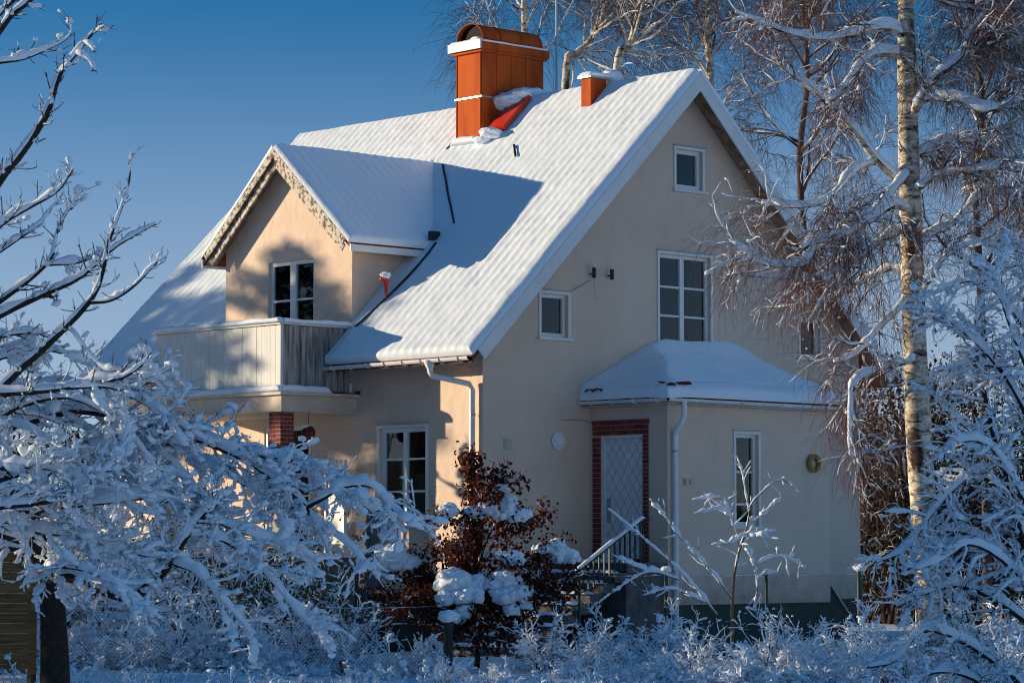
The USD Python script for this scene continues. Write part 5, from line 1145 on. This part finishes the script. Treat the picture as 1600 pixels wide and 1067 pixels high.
# white panel by the entrance
pn = thing('white_panel', 'white framed panel standing by the entrance under the balcony', 'panel')
obj('panel', bx(-.55, -.52, 3.0, 3.45, .82, 2.42), 'white_paint', pn)
obj('panel_frame', cat_([bx(-.575, -.51, 2.95, 2.998, .8, 2.5), bx(-.575, -.51, 3.452, 3.50, .8, 2.5), bx(-.575, -.51, 2.998, 3.452, 2.422, 2.5)]), 'white_paint', pn)

# wire fences
def wire_fence(A, B, z0, z1, label, posts, ivy=None):
    A, B = np.array(A, float), np.array(B, float); Lf = np.linalg.norm(B-A); t = (B-A)/Lf; H = z1-z0
    f = thing('wire_fence', label, 'fence')
    s = .055; a = np.arange(-H, Lf, s); seg = []
    for sg in (1, -1):
        u0 = a if sg > 0 else a+H; u1 = a+H if sg > 0 else a
        # clip to 0..Lf
        k0 = np.clip(u0, 0, Lf); k1 = np.clip(u1, 0, Lf)
        v0 = np.abs(k0-u0); v1 = H-np.abs(k1-u1)
        ok = np.abs(k1-k0) > .02
        p = A+k0[:, None]*t+np.array([0, 0, 1.0])*(z0+v0)[:, None]; q = A+k1[:, None]*t+np.array([0, 0, 1.0])*(z0+v1)[:, None]
        seg.append(np.stack([p, q], 1)[ok])
    S = np.concatenate(seg); curves('wire_mesh', S, np.full(S.shape[:2], .0012), 'twig_dark', f, kind='stuff')
    top = np.stack([A+[0, 0, z1], B+[0, 0, z1]])[None]
    W = resample(top, 60); W[0, :, 2] -= .03*np.abs(np.sin(np.linspace(0, 3*PI, 60)))
    obj('top_wire', tubes(W, np.full((1, 60), .003), 4), 'galvanised', f)
    obj('snow_cover', snow_on(W, np.full((1, 60), .003), .02, 200, 3, 5, 9, .35), 'snow', f, kind='stuff', smooth=True)
    for (u, m_, r_, zz) in posts:
        p = A+t*u*Lf
        po = obj('post', tube([[p[0], p[1], GZ-.2], [p[0], p[1], zz]], r_, 10), m_, f, smooth=40)
        obj('snow_cap', heap((p[0], p[1], zz+.04), r_*1.7+.03, int(u*90), .62, 3, .4), 'snow', po, smooth=True)
    return f
mat('post_green', (0.02, 0.06, 0.04), 0.5, 0.4, var=.3, scale=12)
mat('post_wood', (0.07, 0.06, 0.055), 0.9, 0.2, col2=(0.03, 0.028, 0.026), scale=20, stretch=(1, 1, .1))
pa, pb = at(-120, 900, 38.6), at(703, 900, 39.6)
wire_fence((pa[0], pa[1], 0), (pb[0], pb[1], 0), GZ+.06, .18, 'sagging wire mesh fence at the bottom left before the bushes', [(.02, 'post_wood', .05, .22), (.997, 'post_wood', .065, .0)])
pa, pb = at(905, 900, 44.4), at(1352, 900, 45.2)
wire_fence((pa[0], pa[1], 0), (pb[0], pb[1], 0), GZ+.06, .56, 'wire mesh fence with green posts before the porch wall', [(.0, 'post_green', .025, .55), (.30, 'post_green', .03, .60), (.65, 'post_green', .025, .56), (.98, 'post_green', .045, .62)])
# plank fence at the left edge
pf = thing('plank_fence', 'brown wooden fence of level planks at the left edge behind the apple tree', 'fence')
mat('plank_brown', (0.30, 0.13, 0.045), 0.85, 0.2, col2=(0.17, 0.07, 0.026), scale=9, stretch=(.3, .3, 3), rnd=.2)
pa, pb = at(-150, 900, 37.5), at(57, 900, 38.2); pa[2] = pb[2] = 0; tt = (pb-pa)/np.linalg.norm(pb-pa)
for k in range(14):
    z = GZ+.12+k*.135; off = (k % 2)*.008
    obj('plank', beam(pa+[0, 0, z]-off*np.array([tt[1], -tt[0], 0]), pb+[0, 0, z]-off*np.array([tt[1], -tt[0], 0]), .022, .131), 'plank_brown', pf)
for u in (0.02, .5, .98):
    p = pa+(pb-pa)*u+np.array([-tt[1], tt[0], 0])*.07; obj('post', bx(p[0]-.045, p[0]+.045, p[1]-.045, p[1]+.045, GZ-.2, 1.22), 'post_wood', pf)
obj('snow_cover', snow_strip(pa+[0, 0, GZ+1.93], pb+[0, 0, GZ+1.93], .09, .09, 3), 'snow', pf, smooth=True)

# brown thicket behind the right corner of the house
def thicket(seed, r, h, n, size):
    rng = np.random.default_rng(seed)
    n1 = 40; base = np.zeros((n1, 3)); base[:, :2] = rng.normal(size=(n1, 2))*r*.35
    d = rng.normal(size=(n1, 3))*.16; d[:, 2] = 1; d /= np.linalg.norm(d, axis=1, keepdims=True); L = rng.uniform(.55, 1.0, n1)*h
    P = np.stack([base+d*(L*t)[:, None]+rng.normal(size=(n1, 3))*.06*t for t in np.linspace(0, 1, 8)], 1); R = np.linspace(.05, .012, 8)[None]*np.ones((n1, 1))
    A, RA = spawn(rng, P, R, 420, (.5, 1.4), 6, (35, 75), (-.5, .2), .15, .5, .014, .4, (.08, 1))
    B, RB = spawn(rng, A, RA, 1500, (.3, .9), 6, (20, 70), (-1.2, -.3), .15, .6, .007, .5, (.1, 1))
    lf = leaves(rng, np.concatenate([resample(A, 6), B]), n, size, .10, 1.0)
    return cat_([tubes(P, R, 5), tubes(A, RA, 3), tubes(B, RB, 3)]), cat_([snow_on(A, RA, .05, 10, seed, 5, 4, .4), snow_on(B, RB, .04, 7, seed+1, 4, 4, .35)]), lf
c = stage.CreateClassPrim('/_thicket'); KINDS['thicket'] = c
tw_, sn_, lf_ = thicket(101, 1.3, 6.6, 9000, .13)
for nm, m_, mt, sm in (('stems', tw_, 'twig_grey', 50), ('snow_cover', sn_, 'snow', True), ('leaves', lf_, 'leaf_brown', False)):
    tag(usdkit.mesh(stage, f'/_thicket/{nm}', m_, '/World/Looks/'+mt, smooth=sm), kind='stuff')
for px, d, s, rz, lab in ((1385, 66, .95, 0, 'tall brown thicket right behind the house corner'), (1432, 69, 1.0, 60, 'brown thicket behind the birch trunk'), (1490, 66, .8, 130, 'brown thicket right of the birch trunk behind the fruit tree'),
                          (1550, 70, .85, 200, 'brown thicket behind the upper fruit tree branches'), (1620, 67, .8, 260, 'brown thicket at the right edge'), (1350, 74, .9, 310, 'brown thicket half hidden by the house')):
    put('thicket', 'thicket', lab, 'bush', px, d, s, rz)

# trees to the left of the view: their shadows lie over the garden, the balcony and the dormer
def conifer(seed, h=10.0, r=2.0, nb=130, pine=False):
    rng = np.random.default_rng(seed)
    P = np.stack([np.zeros(12), np.zeros(12), np.linspace(-.2, h, 12)], 1); P[1:, :2] += rng.normal(size=(11, 2))*.04
    R = np.linspace(.17, .02, 12)*h/10
    t = rng.uniform(.62 if pine else .05, .99, nb); a = rng.uniform(0, 2*PI, nb)
    L = (r*(np.sin((t-.60)/.40*PI*.92+.15).clip(.2, 1)) if pine else r*(1.04-t)**.85)*rng.uniform(.7, 1.1, nb)
    d = np.stack([np.cos(a), np.sin(a), np.full(nb, .25 if pine else .05)], 1); p0 = np.stack([np.zeros(nb), np.zeros(nb), t*h], 1)
    s = np.linspace(0, 1, 7); B = np.stack([p0+d*(L*k)[:, None]+np.array([0, 0, 1.0])*((-.22 if not pine else .1)*L*k**1.6)[:, None] for k in s], 1)
    RB = np.linspace(.03, .006, 7)[None]*np.ones((nb, 1))
    C, RC = spawn(rng, B, RB, nb*5, (.25, .6), 4, (30, 60), -.2, .1, .5, .008, .6, (.3, 1), side=(1, 1, .3))
    nl = leaves(rng, np.concatenate([resample(B, 4)[:, 1:], C[:, 1:]], 0) if pine is None else C, nb*45, .17, .07, .3, .1)
    return cat_([tubes(P[None], R[None], 8), tubes(B, RB, 4), tubes(C, RC, 3)]), cat_([snow_on(B, RB, .09, 10, seed, 5, 3, .8), snow_on(C, RC, .06, 5, seed+1, 5, 4, .7)]), nl
for key, a in (('spruce', dict(seed=111, h=10.0, r=2.0, nb=150)), ('pine', dict(seed=112, h=12.0, r=1.6, nb=90, pine=True))):
    c = stage.CreateClassPrim('/_'+key); KINDS[key] = c
    for nm, m_, mt, sm in zip(('boughs', 'snow_cover', 'needles'), conifer(**a), ('bark_dark', 'snow', 'needles'), (50, True, False)):
        tag(usdkit.mesh(stage, f'/_{key}/{nm}', m_, '/World/Looks/'+mt, smooth=sm), kind='stuff')
for px, d, s, rz, lab in ((-30, 88, .72, 10, 'snowy spruce far behind the apple tree at the left edge'), (45, 95, .80, 80, 'snowy spruce far behind the apple tree, second from the left edge'), (118, 100, .66, 150, 'low snowy spruce far behind, left of the house roof'), (10, 75, .5, 220, 'small snowy spruce behind the plank fence'), (95, 82, .5, 290, 'small snowy spruce behind the apple trunk')):
    put('spruce', 'spruce_tree', lab, 'tree', px, d, s, rz)
SH = SUN[:2]/np.linalg.norm(SUN[:2]); SQ = np.array([SH[1], -SH[0]])
def plant(key, q, r, s, rz, name, label):
    p = SQ*q+SH*r
    x = UsdGeom.Xform.Define(stage, numbered('/World', name)); x.AddTranslateOp().Set(Gf.Vec3d(float(p[0]), float(p[1]), GZ-.1)); x.AddRotateZOp().Set(float(rz)); x.AddScaleOp().Set(Gf.Vec3f(s, s, s))
    x.GetPrim().GetReferences().AddInternalReference(KINDS[key].GetPath()); x.GetPrim().SetInstanceable(True)
    tag(x, label, 'tree', 'conifers in the garden to the left, outside the picture')
for i, (q, r, s) in enumerate(((-36, 20, 1.1), (-33, 17, 1.1), (-30, 20, 1.1), (-27, 16, 1.0), (-24.5, 19, 1.1), (-22, 16, 1.05), (-19.5, 19, 1.3), (-17, 17, 1.3), (-14.5, 20, 1.35), (-12.2, 18, 1.05), (-18.2, 23, 1.4), (-10.2, 21, .9), (-8.4, 20, .75),
                                 (-7.2, 22, .62), (-6.2, 20, .60), (-5.2, 22, .60), (-24.2, 24, 1.2))):
    plant('spruce', q, r, s, i*77, 'spruce_tree', 'snowy spruce standing in the garden to the left of the view')
for i, (q, r, s) in enumerate(((3.1, 30, .98), (5.3, 32, .98), (1.9, 27, .82), (7.4, 34, 1.0))):
    plant('pine', q, r, s, i*110+20, 'pine_tree', 'pine standing in the garden to the left of the view')

# a belt of forest far off, closing the horizon
rng = np.random.default_rng(151); nf = 1100; bits = []
fa = rng.uniform(math.radians(-70), math.radians(150), nf); fr = rng.uniform(300, 380, nf); fh = rng.uniform(5, 11, nf)
lv = np.linspace(0, 1, 9); th = np.arange(9)*2*PI/9
for k in range(nf):
    c = np.array([fr[k]*math.sin(fa[k]), fr[k]*math.cos(fa[k]), GZ-.3])
    r_ = (1.03-lv)**.8*(1.2+fh[k]*.22)*np.where(np.arange(9) % 2, 1.0, .62)
    rr = r_[:, None]*rng.uniform(.65, 1.25, (9, 9)); V = np.stack([rr*np.cos(th), rr*np.sin(th), np.broadcast_to((lv*fh[k]-.25*(np.arange(9) % 2))[:, None], rr.shape)], -1).reshape(-1, 3)+c
    i, j = np.meshgrid(np.arange(8), np.arange(9), indexing='ij'); a0 = i*9+j; a1 = i*9+(j+1) % 9
    q = np.stack([a0, a1, a1+9, a0+9], -1).reshape(-1, 4); bits.append((V, np.vstack([q[:, [0, 1, 2]], q[:, [0, 2, 3]]])))
leaf_material('far_needles', (0.02, 0.03, 0.025), (0.30, 0.33, 0.36), .5, .05)
obj('distant_forest', cat_(bits), 'far_needles', None, 'dark band of snowy forest far off on the horizon', 'forest', kind='stuff')
